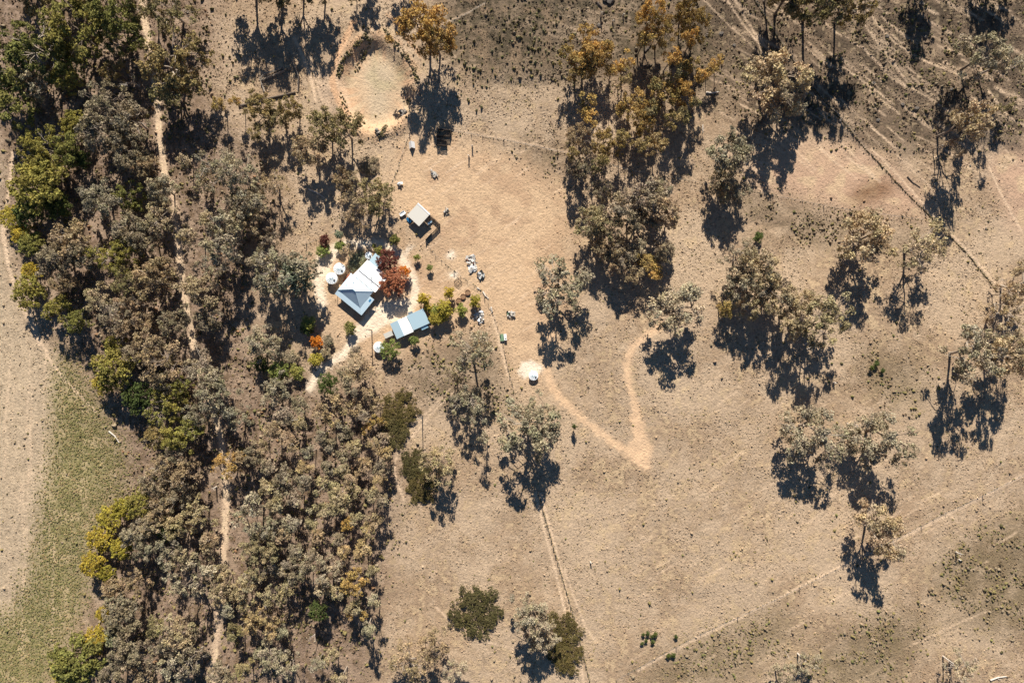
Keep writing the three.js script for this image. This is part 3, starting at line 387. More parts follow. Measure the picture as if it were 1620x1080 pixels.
T('xx', [205, 125, 22, 12], [152, 85, 13, 9], [433, 300, 16, 10], [442, 706, 12, 8], [335, 345, 16, 9], [1352, 672, 17, 9], [605, 318, 9, 8], [415, 965, 14, 9], [280, 1010, 14, 9], [1610, 556, 16, 14], [385, 566, 7, 7], [300, 775, 10, 8], [1268, 505, 9, 7], [430, 1045, 12, 10], [118, 262, 12, 11], [495, 1006, 9, 8], [290, 455, 9, 9], [1300, 560, 8, 5], [1138, 130, 9, 9], [1250, 1038, 5, 8]);

for (const t of TREES) if (t.kind === 'gum' && t.u < 640 && t.v > 330 && hash2(t.u | 0, t.v | 0) < 0.38) t.kind = 'sparse';
// ---- which tree is which: look, side of a landmark, level with a landmark, and the place in that row
const roadU = (v) => { for (let i = 0; i < ROAD.length - 1; i++) if (v <= ROAD[i + 1][1]) return lerp(ROAD[i][0], ROAD[i + 1][0], clamp((v - ROAD[i][1]) / (ROAD[i + 1][1] - ROAD[i][1]))); return 330; };
function where(u, v) {
  if (v < -5) return u < 300 ? 'beyond the top left corner' : u < 660 ? 'at the top edge above the dam' : 'at the top edge above the right slope';
  if (u < 640 && !(u > 480 && v > 360 && v < 560)) {
    const lv = v < 130 ? 'level with the dam' : v < 215 ? 'level with the rail yard' : v < 300 ? 'level with the small white hut' : v < 380 ? 'level with the hay shed' : v < 460 ? 'level with the house tanks' : v < 545 ? 'level with the long shed' : v < 640 ? 'level with the concrete tank' : v < 745 ? 'level with the track bend' : v < 850 ? 'level with the road clearing' : v < 960 ? 'level with the round thicket' : 'near the bottom edge';
    return (u < roadU(v) ? 'left of the dirt road' : u > 480 && v < 360 ? 'above the house' : 'right of the dirt road') + ', ' + lv;
  }
  if (u >= 480 && u < 780 && v > 360 && v < 570) return u < 560 ? 'left of the farmhouse' : u < 650 ? 'beside the farmhouse' : 'in the garden right of the house';
  if (u < 780 && v < 360) return 'between the dam and the hay shed';
  if (u < 945 && v > 900) return 'beside the long fence near the bottom';
  if (u < 945 && v > 520) return 'around the power pole below the sheds';
  if (u < 1120 && v < 260) return 'in the stand below the top edge';
  if (u < 1120 && v < 450) return 'in the stand above the looped track';
  if (u < 1345 && v < 320) return 'beside the diagonal fence';
  if (u < 1345 && v < 620) return 'in the clump right of the looped track';
  if (u < 1110 && v > 950) return 'beside the lower paddock track';
  if (v > 1000) return 'at the bottom edge of the right paddock';
  if (v < 260) return 'on the upper right slope';
  if (v < 430) return 'below the fence corner on the right';
  if (u > 1480) return 'at the right edge';
  return v > 770 ? 'above the lower paddock track' : 'in the middle of the right paddock';
}
const ORD = ['topmost', 'second', 'third', 'fourth', 'fifth', 'sixth', 'seventh', 'eighth', 'ninth', 'tenth', 'eleventh', 'twelfth', 'thirteenth', 'fourteenth', 'fifteenth', 'sixteenth', 'seventeenth', 'eighteenth'];
const rows = new Map(); for (const t of TREES) { t.key = (HUE[t.hue][0] + ' ' + WORD[t.kind][1]).replace('bare dead', 'bare dead') + '|' + where(t.u, t.v); (rows.get(t.key) ?? rows.set(t.key, []).get(t.key)).push(t); }
for (const [key, list] of rows) {
  const [what, place] = key.split('|'); list.sort((a, b) => a.v - b.v || a.u - b.u);
  list.forEach((t, i) => { t.label = list.length === 1 ? `lone ${what} ${place}` : i === 0 ? `topmost ${what} ${place}` : i === list.length - 1 ? `lowest ${what} ${place}` : `${ORD[i] ?? 'next'}-from-top ${what} ${place}`; });
}
const rt = rngOf(77);
for (const t of TREES) if ((t.v > 180 && t.v < 300 || t.v > 440 && t.v < 530 || t.v > 748 && t.v < 880) && t.kind !== 'dead') { const d = t.u - roadU(t.v), w = t.R * 0.8 + 5; if (Math.abs(d) < w) t.u += Math.sign(d || 1) * (w - Math.abs(d)) * 0.8; }
for (const t of TREES) {
  const set = KINDS[t.kind], p = set[(rt() * set.length) | 0], h = (t.h ?? (t.kind === 'thin' ? 6.5 + t.R * 0.25 : 7.5 + t.R * 0.33)) * (t.kind === 'gum' || t.kind === 'sparse' ? 1.04 : t.kind === 'thin' ? 1.15 : 1), [x, z] = at(t.u, t.v, h * CENTRE[t.kind]), R = t.R * S * ({ gum: 1.24, sparse: 1.32, thin: 1.12, shrub: 1.15, bush: 1.32, dome: 1.2 }[t.kind] ?? 1.06) * (t.u > 1250 && t.kind === 'gum' ? 0.96 : 1), [name, , cat] = WORD[t.kind];
  const o = thing(name, t.label, cat, x, z, 0, t.kind === 'shrub' ? 'garden and paddock shrubs' : t.kind === 'bush' ? 'low thickets' : 'trees of the farm');
  o.rotation.set((rt() - 0.5) * 0.14, 0, (rt() - 0.5) * 0.14); const spin = rt() * 6.2832, sx = R * (0.92 + rt() * 0.16), sz = R * (0.92 + rt() * 0.16), sy = h / p.h;
  const tint = (rt() * 3) | 0, tr = part('trunk', p.trunk, t.kind === 'dead' ? DEADWOOD : BARK[(rt() * 3) | 0], o); tr.rotation.y = spin; tr.scale.set(sx, sy, sz);
  if (p.crown) { const c = part('crown', p.crown, LEAF[t.hue][tint], o); c.rotation.y = spin; c.scale.set(sx, sy, sz); }
}
// ---------- buildings ----------
const zinc = std(0xcbe0ea, 0.4, { metalness: 0.15 }), whiteRoof = std(0xf0f0ee, 0.5), greyRoof = std(0xb0c8d2, 0.5, { metalness: 0.1 }), beigeRoof = std(0xcfcabf, 0.7), boards = std(0xcfc4b2, 0.85), darkWood = std(0x4a4038, 0.95), wood = std(0x8a7a68, 0.95), greyWood = std(0xa2978a, 0.95), steel = std(0x8d9294, 0.5, { metalness: 0.6 }), cream = std(0xe6ddcc, 0.6), brick = std(0x9a5a3e, 0.9), glass = std(0x1d252b, 0.15), blue = std(0x2b7fb0, 0.6), concrete = std(0xcbc4ba, 0.95), rustIron = std(0x7a4a34, 0.9), black = std(0x2c2b2a, 0.9), greenPaint = std(0x6f8a6a, 0.7), slate = std(0x6d7880, 0.6);
function corner(w, d, h, t = 0.14, x = 0, z = 0, front = true) {     // four thin walls of a rectangular shed
  const g = [box(w, h, t, x, h / 2, z - d / 2), box(t, h, d - 2 * t, x - w / 2 + t / 2, h / 2, z), box(t, h, d - 2 * t, x + w / 2 - t / 2, h / 2, z)]; if (front) g.push(box(w, h, t, x, h / 2, z + d / 2)); return mergeGeometries(g);
}
function windowOn(o, x, y, z, w, h, turn = 0) { const f = part('window', box(w, h, 0.06), cream, o); f.position.set(x, y, z); f.rotation.y = turn; part('pane', box(w - 0.16, h - 0.16, 0.03, 0, 0, 0.035), glass, f); }
{ // farmhouse: hip roof with a verandah on two sides, a stepped rear wing and an annex
  const [x, z] = at(563.6, 465.6, 2.7), o = thing('farmhouse', 'white roofed farmhouse with hip roof, verandah and stepped rear wing', 'house', x, z, -0.68);
  part('wall', corner(10, 7.1, 3.1, 0.18, -1, -0.95), boards, o);
  const rx0 = -6.2, rx1 = 4.2, rz0 = -4.75, rz1 = 2.85, e = 3.2, ap = [-1.5, 5.9, -0.95], ap2 = [-0.3, 5.9, -0.95], A = [rx0, e, rz0], B = [rx1, e, rz0], Cc = [rx1, e, rz1], D = [rx0, e, rz1];
  for (const f of [[A, B, ap2, ap], [B, Cc, ap2], [Cc, D, ap, ap2], [D, A, ap]]) part('roof_panel', slab(f.slice().reverse(), 0.06), zinc, o);
  part('verandah_roof', slab([[rx0, e - 0.05, rz1 + 0.02], [rx0, 2.75, 4.75], [6.2, 2.75, 4.75], [rx1 + 0.02, e - 0.05, rz1 + 0.02]], 0.05), zinc, o);
  part('verandah_roof', slab([[rx1 + 0.03, e - 0.05, rz1], [6.2, 2.75, 4.73], [6.2, 2.75, -2.6], [rx1 + 0.03, e - 0.05, -2.6]], 0.05), zinc, o);
  part('ridge_cap', bar([-1.6, 5.95, -0.95], [-0.2, 5.95, -0.95], 0.22, 0.06), greyRoof, o);
  for (const [a, b] of [[D, ap], [Cc, ap2], [A, ap], [B, ap2]]) part('hip_cap', bar([a[0], a[1] + 0.04, a[2]], [b[0], b[1] + 0.04, b[2]], 0.16, 0.05), zinc, o);
  for (const px of [-6, -3, 0, 3, 6]) part('verandah_post', box(0.12, 2.72, 0.12, px, 1.34, 4.6), cream, o);
  for (const pz of [-2.4, 0, 2.3]) part('verandah_post', box(0.12, 2.72, 0.12, 6.05, 1.34, pz), cream, o);
  part('verandah_floor', mergeGeometries([box(12.2, 0.25, 1.9, 0, 0.1, 3.75), box(1.95, 0.25, 5.4, 5.15, 0.1, 0.05)]), greyWood, o);
  part('blue_sheet', slab([[4.9, 3.08, -1.9], [5.0, 3.06, -0.9], [5.6, 2.94, -0.9], [5.5, 2.96, -1.9]], 0.03), blue, o, 'small bright blue sheet on the verandah roof');
  const dr = part('door', box(0.95, 2.1, 0.06, 0, 1.2, 2.66), darkWood, o); part('handle', new THREE.SphereGeometry(0.05, 8, 6).translate(0.36, 1.15, 2.72), steel, dr);
  windowOn(o, -3.6, 1.7, 2.66, 1.5, 1.2); windowOn(o, 2.4, 1.7, 2.66, 1.3, 1.2); windowOn(o, 4.06, 1.7, 0.4, 1.3, 1.2, Math.PI / 2); windowOn(o, 4.06, 1.7, -2.9, 1.1, 1.1, Math.PI / 2);
  part('rear_wall', corner(9.6, 7.3, 2.45, 0.16, -0.15, -8.5), boards, o);
  part('rear_roof', slab([[-5.3, 3.45, -4.85], [5.0, 3.45, -4.85], [5.0, 3.0, -7.5], [-5.1, 3.0, -7.5]], 0.06), whiteRoof, o);
  part('rear_roof', slab([[-5.0, 3.4, -7.45], [5.0, 3.4, -7.45], [4.9, 2.55, -12.3], [-4.8, 2.55, -12.3]], 0.06), whiteRoof, o);
  part('clerestory', box(9.8, 0.36, 0.08, 0, 3.15, -7.46), boards, o);
  windowOn(o, 4.68, 1.5, -6.6, 1.1, 1.0, Math.PI / 2); windowOn(o, 4.68, 1.5, -9.8, 1.3, 1.0, Math.PI / 2);
  part('flue', new THREE.CylinderGeometry(0.1, 0.1, 1.5, 10).translate(0.6, 3.7, -8.2), slate, o); part('flue_cap', new THREE.ConeGeometry(0.2, 0.16, 10).translate(0.6, 4.53, -8.2), slate, o);
  part('annex_wall', corner(3.5, 3.4, 2.1, 0.14, -2.3, -14.1), boards, o); part('annex_roof', slab([[-4.2, 2.35, -12.35], [-0.4, 2.35, -12.35], [-0.4, 2.2, -16], [-4.2, 2.2, -16]], 0.06), greyRoof, o);
  part('vent', new THREE.CylinderGeometry(0.11, 0.11, 0.7, 8).translate(-3.2, 4.9, -2.9), slate, o); part('vent', new THREE.CylinderGeometry(0.11, 0.11, 0.7, 8).translate(-4.6, 3.9, -0.4), slate, o);
  part('side_deck', box(1.2, 0.4, 3.4, -6.9, 0.2, -2), brick, o, 'rusty brown side deck');
}
function tank(u, v, rad, h, label, mat = cream, ribs = 14) {
  const [x, z] = at(u, v, h), o = thing('water_tank', label, 'water tank', x, z, 0, 'water tanks');
  const prof = [[rad, -0.1]]; for (let i = 0; i <= 18; i++) prof.push([rad - (i % 2 ? 0.04 : 0), h * i / 18]);
  part('drum', new THREE.LatheGeometry(prof.map(([a, b]) => new THREE.Vector2(a, b)), 28), mat, o);
  const lid = part('lid', new THREE.ConeGeometry(rad + 0.1, rad * 0.22, 28, 1).translate(0, h + rad * 0.11, 0), whiteRoof, o);
  for (let i = 0; i < ribs; i++) { const t = i / ribs * 6.2832; part('rib', bar([Math.cos(t) * 0.25, h + rad * 0.205, Math.sin(t) * 0.25], [Math.cos(t) * rad, h + 0.02, Math.sin(t) * rad], 0.09, 0.07), greyRoof, lid); }
  part('hatch', box(0.55, 0.16, 0.55, rad * 0.5, h + rad * 0.14, rad * 0.35), black, lid); return o;
}
tank(524.4, 440, 2.05, 2.3, 'lower left of two big round white tanks beside farmhouse'); tank(536.5, 425, 2.05, 2.3, 'upper right of two big round white tanks beside farmhouse'); tank(583, 404, 1.2, 1.8, 'small cream tank at the top corner of the farmhouse'); tank(599, 549, 1.9, 2.0, 'cream round tank beside the pole below the long shed', std(0xcbbfa6, 0.8));
tank(844, 594, 1.65, 1.5, 'lone white round tank on the pale patch by the looped track');
{ // long shed: small gable end and a wider skillion
  const [x, z] = at(648, 512, 2.8), o = thing('long_shed', 'long low shed with one white and two grey roof panels', 'shed', x, z, 0.42);
  part('wall', corner(6.4, 5.6, 2.2, 0.12, -3.1, 0.1), boards, o); part('rear_wall', corner(6.0, 5.2, 2.3, 0.12, 3.4, -0.1), greyWood, o);
  part('roof_panel', slab([[-6.6, 2.35, -2.95], [-6.6, 2.35, 3.15], [-3.55, 3.1, 3.15], [-3.55, 3.1, -2.95]], 0.05), greyRoof, o); part('roof_panel', slab([[-3.5, 3.1, -2.95], [-3.5, 3.1, 3.15], [0.1, 2.5, 3.15], [0.1, 2.5, -2.95]], 0.05), whiteRoof, o, 'bright white roof panel');
  part('roof_panel', slab([[0.2, 2.95, -3.1], [0.2, 2.45, 2.7], [6.7, 2.45, 2.7], [6.7, 2.95, -3.1]], 0.05), greyRoof, o); part('ridge_cap', box(0.2, 0.05, 6.15, -3.53, 3.13, 0.1), zinc, o);
  part('awning', slab([[3.0, 2.1, 2.75], [3.0, 1.8, 3.9], [5.6, 1.8, 3.9], [5.6, 2.1, 2.75]], 0.04), std(0x9fc6d6, 0.5), o, 'small pale blue awning'); for (const px of [3.1, 5.5]) part('post', box(0.09, 1.8, 0.09, px, 0.88, 3.8), wood, o);
  part('hood', box(1.7, 0.5, 0.9, 1.7, 2.1, -3.5), slate, o); for (const px of [1, 2.4]) part('post', box(0.09, 1.9, 0.09, px, 0.93, -3.85), wood, o); part('door', box(1.8, 2, 0.08, -3, 1.05, 2.96), darkWood, o);
  const [a, b] = at(614, 529, 2), p = thing('lean_to', 'small pale lean-to box at the left end of long shed', 'shed', a, b, 0.42);
  part('wall', corner(2.8, 1.5, 1.7, 0.1), greyWood, p); part('roof', slab([[-1.6, 1.95, -0.9], [-1.6, 1.7, 0.95], [1.6, 1.7, 0.95], [1.6, 1.95, -0.9]], 0.05), beigeRoof, p);
}
{ // hay shed with its yard
  const [x, z] = at(662, 339.5, 3), o = thing('hay_shed', 'square open hay shed with beige tilted roof', 'shed', x, z, -0.75);
  part('roof', slab([[-2.95, 3.1, -2.95], [-2.95, 2.8, 2.95], [2.95, 2.8, 2.95], [2.95, 3.1, -2.95]], 0.07), beigeRoof, o); part('ridge_flashing', box(6.0, 0.07, 0.5, 0, 3.16, -2.85), whiteRoof, o);
  for (const [px, pz] of [[-2.7, -2.7], [0, -2.7], [2.7, -2.7], [-2.7, 2.7], [0, 2.7], [2.7, 2.7]]) part('post', box(0.16, 2.95 - (pz > 0 ? 0.2 : 0), 0.16, px, 1.4 - (pz > 0 ? 0.1 : 0), pz), wood, o);
  part('back_wall', box(5.6, 2.6, 0.08, 0, 1.35, -2.82), greyWood, o); part('side_wall', box(0.08, 2.5, 5.3, -2.84, 1.3, 0), greyWood, o); part('beam', bar([-2.9, 2.7, 2.7], [2.9, 2.7, 2.7], 0.12), wood, o);
  const [a, b] = at(647, 348, 0.8), tp = thing('blue_tarp', 'bright blue tarp heap at the left of hay shed', 'tarp', a, b, -0.75); part('sheet', slab([[-1.2, 0.9, -0.5], [-1.1, 0.5, 0.6], [0.9, 0.45, 0.7], [1.1, 0.8, -0.4]], 0.04), blue, tp); part('crate', box(1.6, 0.5, 0.7, 0, 0.2, 0), wood, tp);
  const [c, d] = at(637, 338, 0.6), tr = thing('farm_trailer', 'small pale two wheeled trailer beside the hay shed', 'trailer', c, d, 0.6); part('tray', mergeGeometries([box(2.2, 0.08, 1.3, 0, 0.6, 0), box(2.2, 0.35, 0.06, 0, 0.8, -0.62), box(2.2, 0.35, 0.06, 0, 0.8, 0.62), box(0.06, 0.35, 1.2, -1.07, 0.8, 0)]), whiteRoof, tr); part('drawbar', bar([1.1, 0.5, 0], [2.3, 0.35, 0], 0.1), steel, tr); for (const s of [-0.75, 0.75]) { const w = part('wheel', new THREE.CylinderGeometry(0.34, 0.34, 0.18, 14).rotateX(Math.PI / 2).translate(0, 0.3, s), black, tr); part('rim', new THREE.CylinderGeometry(0.18, 0.18, 0.2, 10).rotateX(Math.PI / 2).translate(0, 0.3, s), steel, w); }
  const tb = thing('feed_trough', 'pale feed trough standing under the hay shed edge', 'trough', ...at(680, 352, 0.5), 0.7); part('trough', mergeGeometries([box(1.8, 0.06, 0.6, 0, 0.35, 0), box(1.8, 0.3, 0.05, 0, 0.5, -0.3), box(1.8, 0.3, 0.05, 0, 0.5, 0.3), box(0.05, 0.3, 0.6, -0.9, 0.5, 0), box(0.05, 0.3, 0.6, 0.9, 0.5, 0)]), zinc, tb); for (const s of [-0.7, 0.7]) part('leg', box(0.08, 0.4, 0.5, s, 0.15, 0), steel, tb);
}
{ // A-frame hut
  const [x, z] = at(651, 229, 1), o = thing('hut', 'small white A-frame hut on open ground below the dam', 'hut', x, z, 0.12);
  part('roof_panel', slab([[-1.05, 0.1, -1.2], [-1.05, 0.1, 1.2], [0, 2.0, 1.2], [0, 2.0, -1.2]], 0.05), whiteRoof, o); part('roof_panel', slab([[0.03, 2.0, -1.2], [0.03, 2.0, 1.2], [1.08, 0.1, 1.2], [1.08, 0.1, -1.2]], 0.05), whiteRoof, o);
  const tri = new THREE.Shape([new THREE.Vector2(-0.92, 0), new THREE.Vector2(0.92, 0), new THREE.Vector2(0, 1.75)]); for (const s of [-1.1, 1.05]) part('gable_end', new THREE.ExtrudeGeometry(tri, { depth: 0.05, bevelEnabled: false }).translate(0, 0.05, s), boards, o); part('door', box(0.6, 1.0, 0.04, 0, 0.52, 1.13), darkWood, o);
}
// ---------- fences, yards and poles ----------
const postGeo = new THREE.CylinderGeometry(0.14, 0.16, 2.0, 6).translate(0, 0.55, 0), smallPost = new THREE.CylinderGeometry(0.06, 0.07, 1.7, 5).translate(0, 0.42, 0);
function along(pts, step) { const w = pts.map(([u, v]) => [gx(u), gz(v)]), out = [w[0]]; let left = step; for (let i = 0; i < w.length - 1; i++) { const dx = w[i + 1][0] - w[i][0], dz = w[i + 1][1] - w[i][1], L = Math.hypot(dx, dz); let p = left; while (p <= L) { out.push([w[i][0] + dx * p / L, w[i][1] + dz * p / L]); p += step; } left = p - L; } return out; }
const FENCES = [];
function fence(label, pts, step = 4, every = 5) {
  const ps = along(pts, step), [x0, z0] = ps[0], o = thing('wire_fence', label, 'fence', x0, z0, 0, 'wire fences'), y0 = o.position.y; FENCES.push(pts);
  ps.forEach(([x, z], i) => { const m = part('post', i % every ? smallPost : postGeo, i % every ? steel : wood, o); m.position.set(x - x0, ground(x, z) - y0, z - z0); });
  for (const h of [0.35, 0.75, 1.15]) part('wire', mergeGeometries(ps.slice(1).map(([x, z], i) => bar([ps[i][0] - x0, ground(...ps[i]) - y0 + h, ps[i][1] - z0], [x - x0, ground(x, z) - y0 + h, z - z0], 0.02))), steel, o);
}
fence('long wire fence running right from the rail pen towards the fence corner', [[712, 207], [800, 222], [905, 244], [1000, 270], [1080, 284], [1190, 302], [1330, 330], [1475, 350]]);
fence('diagonal wire fence crossing the upper right slope', [[1182, -20], [1250, 80], [1300, 150], [1370, 235], [1440, 310], [1480, 350], [1530, 402], [1578, 462]], 3.5);
fence('wire fence curving around the garden down towards the lone tank', [[674, 382], [690, 405], [720, 430], [760, 458], [778, 490], [795, 540], [803, 580], [813, 618]], 3);
fence('wire fence beside the two wheel ruts at the bottom', [[852, 782], [880, 880], [905, 965], [938, 1095]], 2.8, 1);
fence('wire fence from the hut down to the shrubs above the farmhouse', [[648, 212], [628, 270], [602, 335], [540, 362], [478, 390]]);
fence('wire fence slanting along the lower paddock track', [[975, 1074], [1100, 1007], [1200, 960], [1345, 890], [1480, 818], [1640, 740]], 5);
fence('short wire fence slanting in from the top edge above the gold gum', [[712, 38], [745, 20], [775, 2]], 2.5, 2);
{
  const spots = []; FENCES.forEach((f, i) => { for (const [x, z] of along(f, i === 1 || i === 3 ? 0.16 : 0.5)) spots.push([x / S + 810, z / S + 540, i]); }); let k = 0;
  scatter('fence_grass', 'long uncut grass along the fence lines', 'grass', 21, spots.length, (u, v, r, put) => { const q = spots[k++]; if (r() < (q[2] === 1 || q[2] === 3 ? 0.35 : 0.6)) return null; put(q[0] + (r() - 0.5) * 1.6, q[1] + (r() - 0.5) * 1.6); const s = 0.16 + r() * 0.22; return [s, s * (1 + r() * 0.6) * (q[2] === 1 ? 1.3 : 0.9), r() < (q[2] === 1 ? 0.6 : q[2] === 3 ? 0.3 : 0.1) ? K.dark : r() < 0.5 ? K.olive : K.straw]; });
}
function rails(name, label, cat, pts, n, h, mat, thick = 0.1, slats = false) {   // posts and rails between ground points on the grid
  const w = pts.map(([u, v]) => [gx(u), gz(v)]), [x0, z0] = w[0], o = thing(name, label, cat, x0, z0), y0 = o.position.y;
  for (let i = 0; i < w.length; i++) { const [x, z] = w[i]; part('post', box(0.2, h + 0.35, 0.2, x - x0, ground(x, z) - y0 + h / 2, z - z0), mat, o); }
  for (let i = 0; i < w.length - 1; i++) { if (pts[i + 1][2]) continue; const [a, b] = [w[i], w[i + 1]], L = Math.hypot(b[0] - a[0], b[1] - a[1]), m = Math.max(1, Math.round(L / 2.6)); for (let k = 1; k < m; k++) { const x = lerp(a[0], b[0], k / m), z = lerp(a[1], b[1], k / m); part('post', box(0.16, h + 0.3, 0.16, x - x0, ground(x, z) - y0 + h / 2, z - z0), mat, o); } for (let k = 0; k < n; k++) { const y = h * (k + 0.8) / n; part('rail', bar([a[0] - x0, ground(...a) - y0 + y, a[1] - z0], [b[0] - x0, ground(...b) - y0 + y, b[1] - z0], thick * 0.6, thick * (slats ? 2.2 : 1.6)), mat, o); } }
  return o;
}
rails('rail_yard', 'old timber rail yard standing on the dotted slope left of dam', 'yard', [[420, 147], [413, 126], [421, 119], [450, 108], [451, 114], [422, 126], [413, 129]], 4, 1.5, greyWood, 0.14);
rails('stock_fence', 'short timber rail fence between the rail yard and the dam', 'fence', [[463, 96], [474, 122], [473, 146]], 4, 1.5, greyWood, 0.14);
rails('rail_pen', 'dark slatted rail pen at the left end of the long fence', 'yard', [[692, 218], [694, 206], [714, 208], [712, 217], [693, 217], [692, 231, 1], [692, 222], [707, 225], [707, 232], [692, 231]], 6, 1.9, darkWood, 0.13);
rails('shed_yard_fence', 'dark railed yard fence on the right of the hay shed', 'fence', [[680, 340], [696, 355], [696, 358], [683, 371]], 4, 1.5, darkWood, 0.16); rails('yard_gate', 'solid dark slatted gate panel below the hay shed yard', 'gate', [[683, 370], [674, 380]], 7, 1.5, black, 0.14, true);
function pole(u, v, h, label, turn = 0.3) {
  const x = gx(u), z = gz(v), o = thing('power_pole', label, 'power pole', x, z, turn, 'power poles');
  part('pole', new THREE.CylinderGeometry(0.13, 0.19, h + 0.5, 10).translate(0, h / 2 - 0.25, 0), wood, o); const c = part('crossarm', box(2.4, 0.14, 0.12, 0, h - 0.4, 0.12), greyWood, o); for (const s of [-1, -0.35, 0.35, 1]) part('insulator', new THREE.CylinderGeometry(0.06, 0.09, 0.22, 8).translate(s, h - 0.2, 0.12), cream, c); part('brace', mergeGeometries([bar([-0.7, h - 0.42, 0.12], [0, h - 1.1, 0.1], 0.05), bar([0.7, h - 0.42, 0.12], [0, h - 1.1, 0.1], 0.05)]), steel, o);
}
pole(668, 657, 9, 'power pole with crossarm beside the dark thicket and rutted track'); pole(588, 522, 9, 'power pole beside the cream tank below the farmhouse'); pole(479, 659, 9.5, 'power pole among the slender gums right of the road', 0.1); pole(1478, 236, 7, 'lone thin pole below the right slope trees', 0.2); pole(1568, 467, 5, 'short pole at the end of the diagonal fence', 0.9);
// ---------- yard clutter ----------
for (const [u, v, w] of [[725.5, 475.5, 'lower left'], [732.5, 469, 'middle'], [740, 462.5, 'upper right']]) {
  const [x, z] = at(u, v, 0.6), o = thing('garden_bed', `${w} of three round raised iron garden beds`, 'garden bed', x, z, 0, 'round garden beds');
  part('ring', new THREE.LatheGeometry([[0.95, -0.1], [0.98, 0.2], [0.95, 0.4], [0.98, 0.65], [0.92, 0.66], [0.9, 0.4], [0.9, -0.1]].map(([a, b]) => new THREE.Vector2(a, b)), 24), rustIron, o); part('soil', new THREE.CylinderGeometry(0.91, 0.91, 0.3, 20).translate(0, 0.33, 0), std(0x8a6c52, 1), o);
}
{ const [x, z] = at(726 - 1.5, 445, 0.6), o = thing('garden_cage', 'square dark wire garden frame beside the garden fence', 'garden frame', x, z, 0.75); for (const [a, b] of [[-1, -1], [1, -1], [1, 1], [-1, 1]]) part('post', box(0.08, 1, 0.08, a, 0.45, b), darkWood, o); for (const [a, b] of [[[-1, -1], [1, -1]], [[1, -1], [1, 1]], [[1, 1], [-1, 1]], [[-1, 1], [-1, -1]]]) for (const y of [0.3, 0.9]) part('rail', bar([a[0], y, a[1]], [b[0], y, b[1]], 0.07), darkWood, o); for (let i = -3; i <= 3; i++) part('top_slat', bar([i * 0.28, 0.95, -1], [i * 0.28, 0.95, 1], 0.035), darkWood, o); }
function pile(u, v, ru, label, seed, n, cols) {
  const r = rngOf(seed), [x, z] = at(u, v, 0.4), o = thing('scrap_pile', label, 'scrap pile', x, z, r() * 3, 'scrap piles');
  for (let i = 0; i < n; i++) { const a = r() * 6.28, q = Math.sqrt(r()) * ru * S, px = Math.cos(a) * q, pz = Math.sin(a) * q * 0.75, m = cols[(r() * cols.length) | 0], k = r();
    const g = k < 0.5 ? box(0.7 + r() * 1.5, 0.05, 0.5 + r() * 0.7) : k < 0.7 ? new THREE.CylinderGeometry(0.3, 0.3, 0.85, 12) : k < 0.9 ? box(0.1, 0.1, 1.5 + r() * 1.5) : box(0.5 + r(), 0.4 + r() * 0.4, 0.5 + r() * 0.6);
    g.rotateX((r() - 0.5) * 0.6); g.rotateZ((r() - 0.5) * 0.6); g.rotateY(r() * 6.28); g.translate(px, 0.12 + r() * 0.7, pz); part(k < 0.5 ? 'sheet' : k < 0.7 ? 'drum' : k < 0.9 ? 'pipe' : 'box', g, m, o); }
}
pile(746, 412, 9, 'upper heap of white scrap sheets on the bare yard', 31, 34, [whiteRoof, concrete, concrete, beigeRoof, greyWood, rustIron]); pile(748, 425, 6, 'lower heap of white sheets joined to the upper heap', 32, 18, [whiteRoof, concrete, concrete]); pile(761, 434, 6, 'small grey scrap heap right of the white heaps', 33, 22, [whiteRoof, greyWood, concrete, steel, black]); pile(758, 501, 10, 'scattered pale rubble below the yellow shrubs', 34, 44, [whiteRoof, greyWood, concrete, greyWood, beigeRoof]); pile(809, 497, 6, 'small dark and white scrap heap alone on the yard', 35, 15, [concrete, greyWood, black, greenPaint]); pile(638, 177, 7, 'dark scrap heap on the lower right dam bank', 36, 26, [black, greyWood, steel, greyWood]); pile(598, 210, 5, 'bluish scrap heap at the foot of the dam', 37, 18, [greyWood, steel, black, greyWood]); pile(686, 273, 6, 'flat pile of grey boards on the yard', 38, 12, [greyWood, beigeRoof]); pile(705, 333, 5, 'few grey sticks lying right of the hay shed', 39, 6, [greyWood, black, beigeRoof]); pile(632, 289, 4, 'pair of pale bent pipes near the dotted slope', 40, 5, [whiteRoof, greyWood]);
{ const [x, z] = at(796, 533.5, 0.7), o = thing('farm_cart', 'green and white cart parked beside the garden fence', 'cart', x, z, 0.1); part('tray', box(1.4, 0.16, 2.6, -0.5, 0.62, 0), greenPaint, o); part('cabinet', mergeGeometries([box(1.0, 0.9, 2.3, 0.8, 0.75, 0), box(0.5, 0.2, 0.8, 0.8, 1.28, 0)]), whiteRoof, o); part('grille', box(0.3, 0.06, 1.1, 0.95, 1.24, 0.3), black, o); for (const [a, b] of [[-0.9, -0.9], [-0.9, 0.9], [0.9, -0.9], [0.9, 0.9]]) { const w = part('wheel', new THREE.CylinderGeometry(0.3, 0.3, 0.2, 12).rotateZ(Math.PI / 2).translate(a, 0.26, b), black, o); part('rim', new THREE.CylinderGeometry(0.15, 0.15, 0.22, 8).rotateZ(Math.PI / 2).translate(a, 0.26, b), steel, w); } }
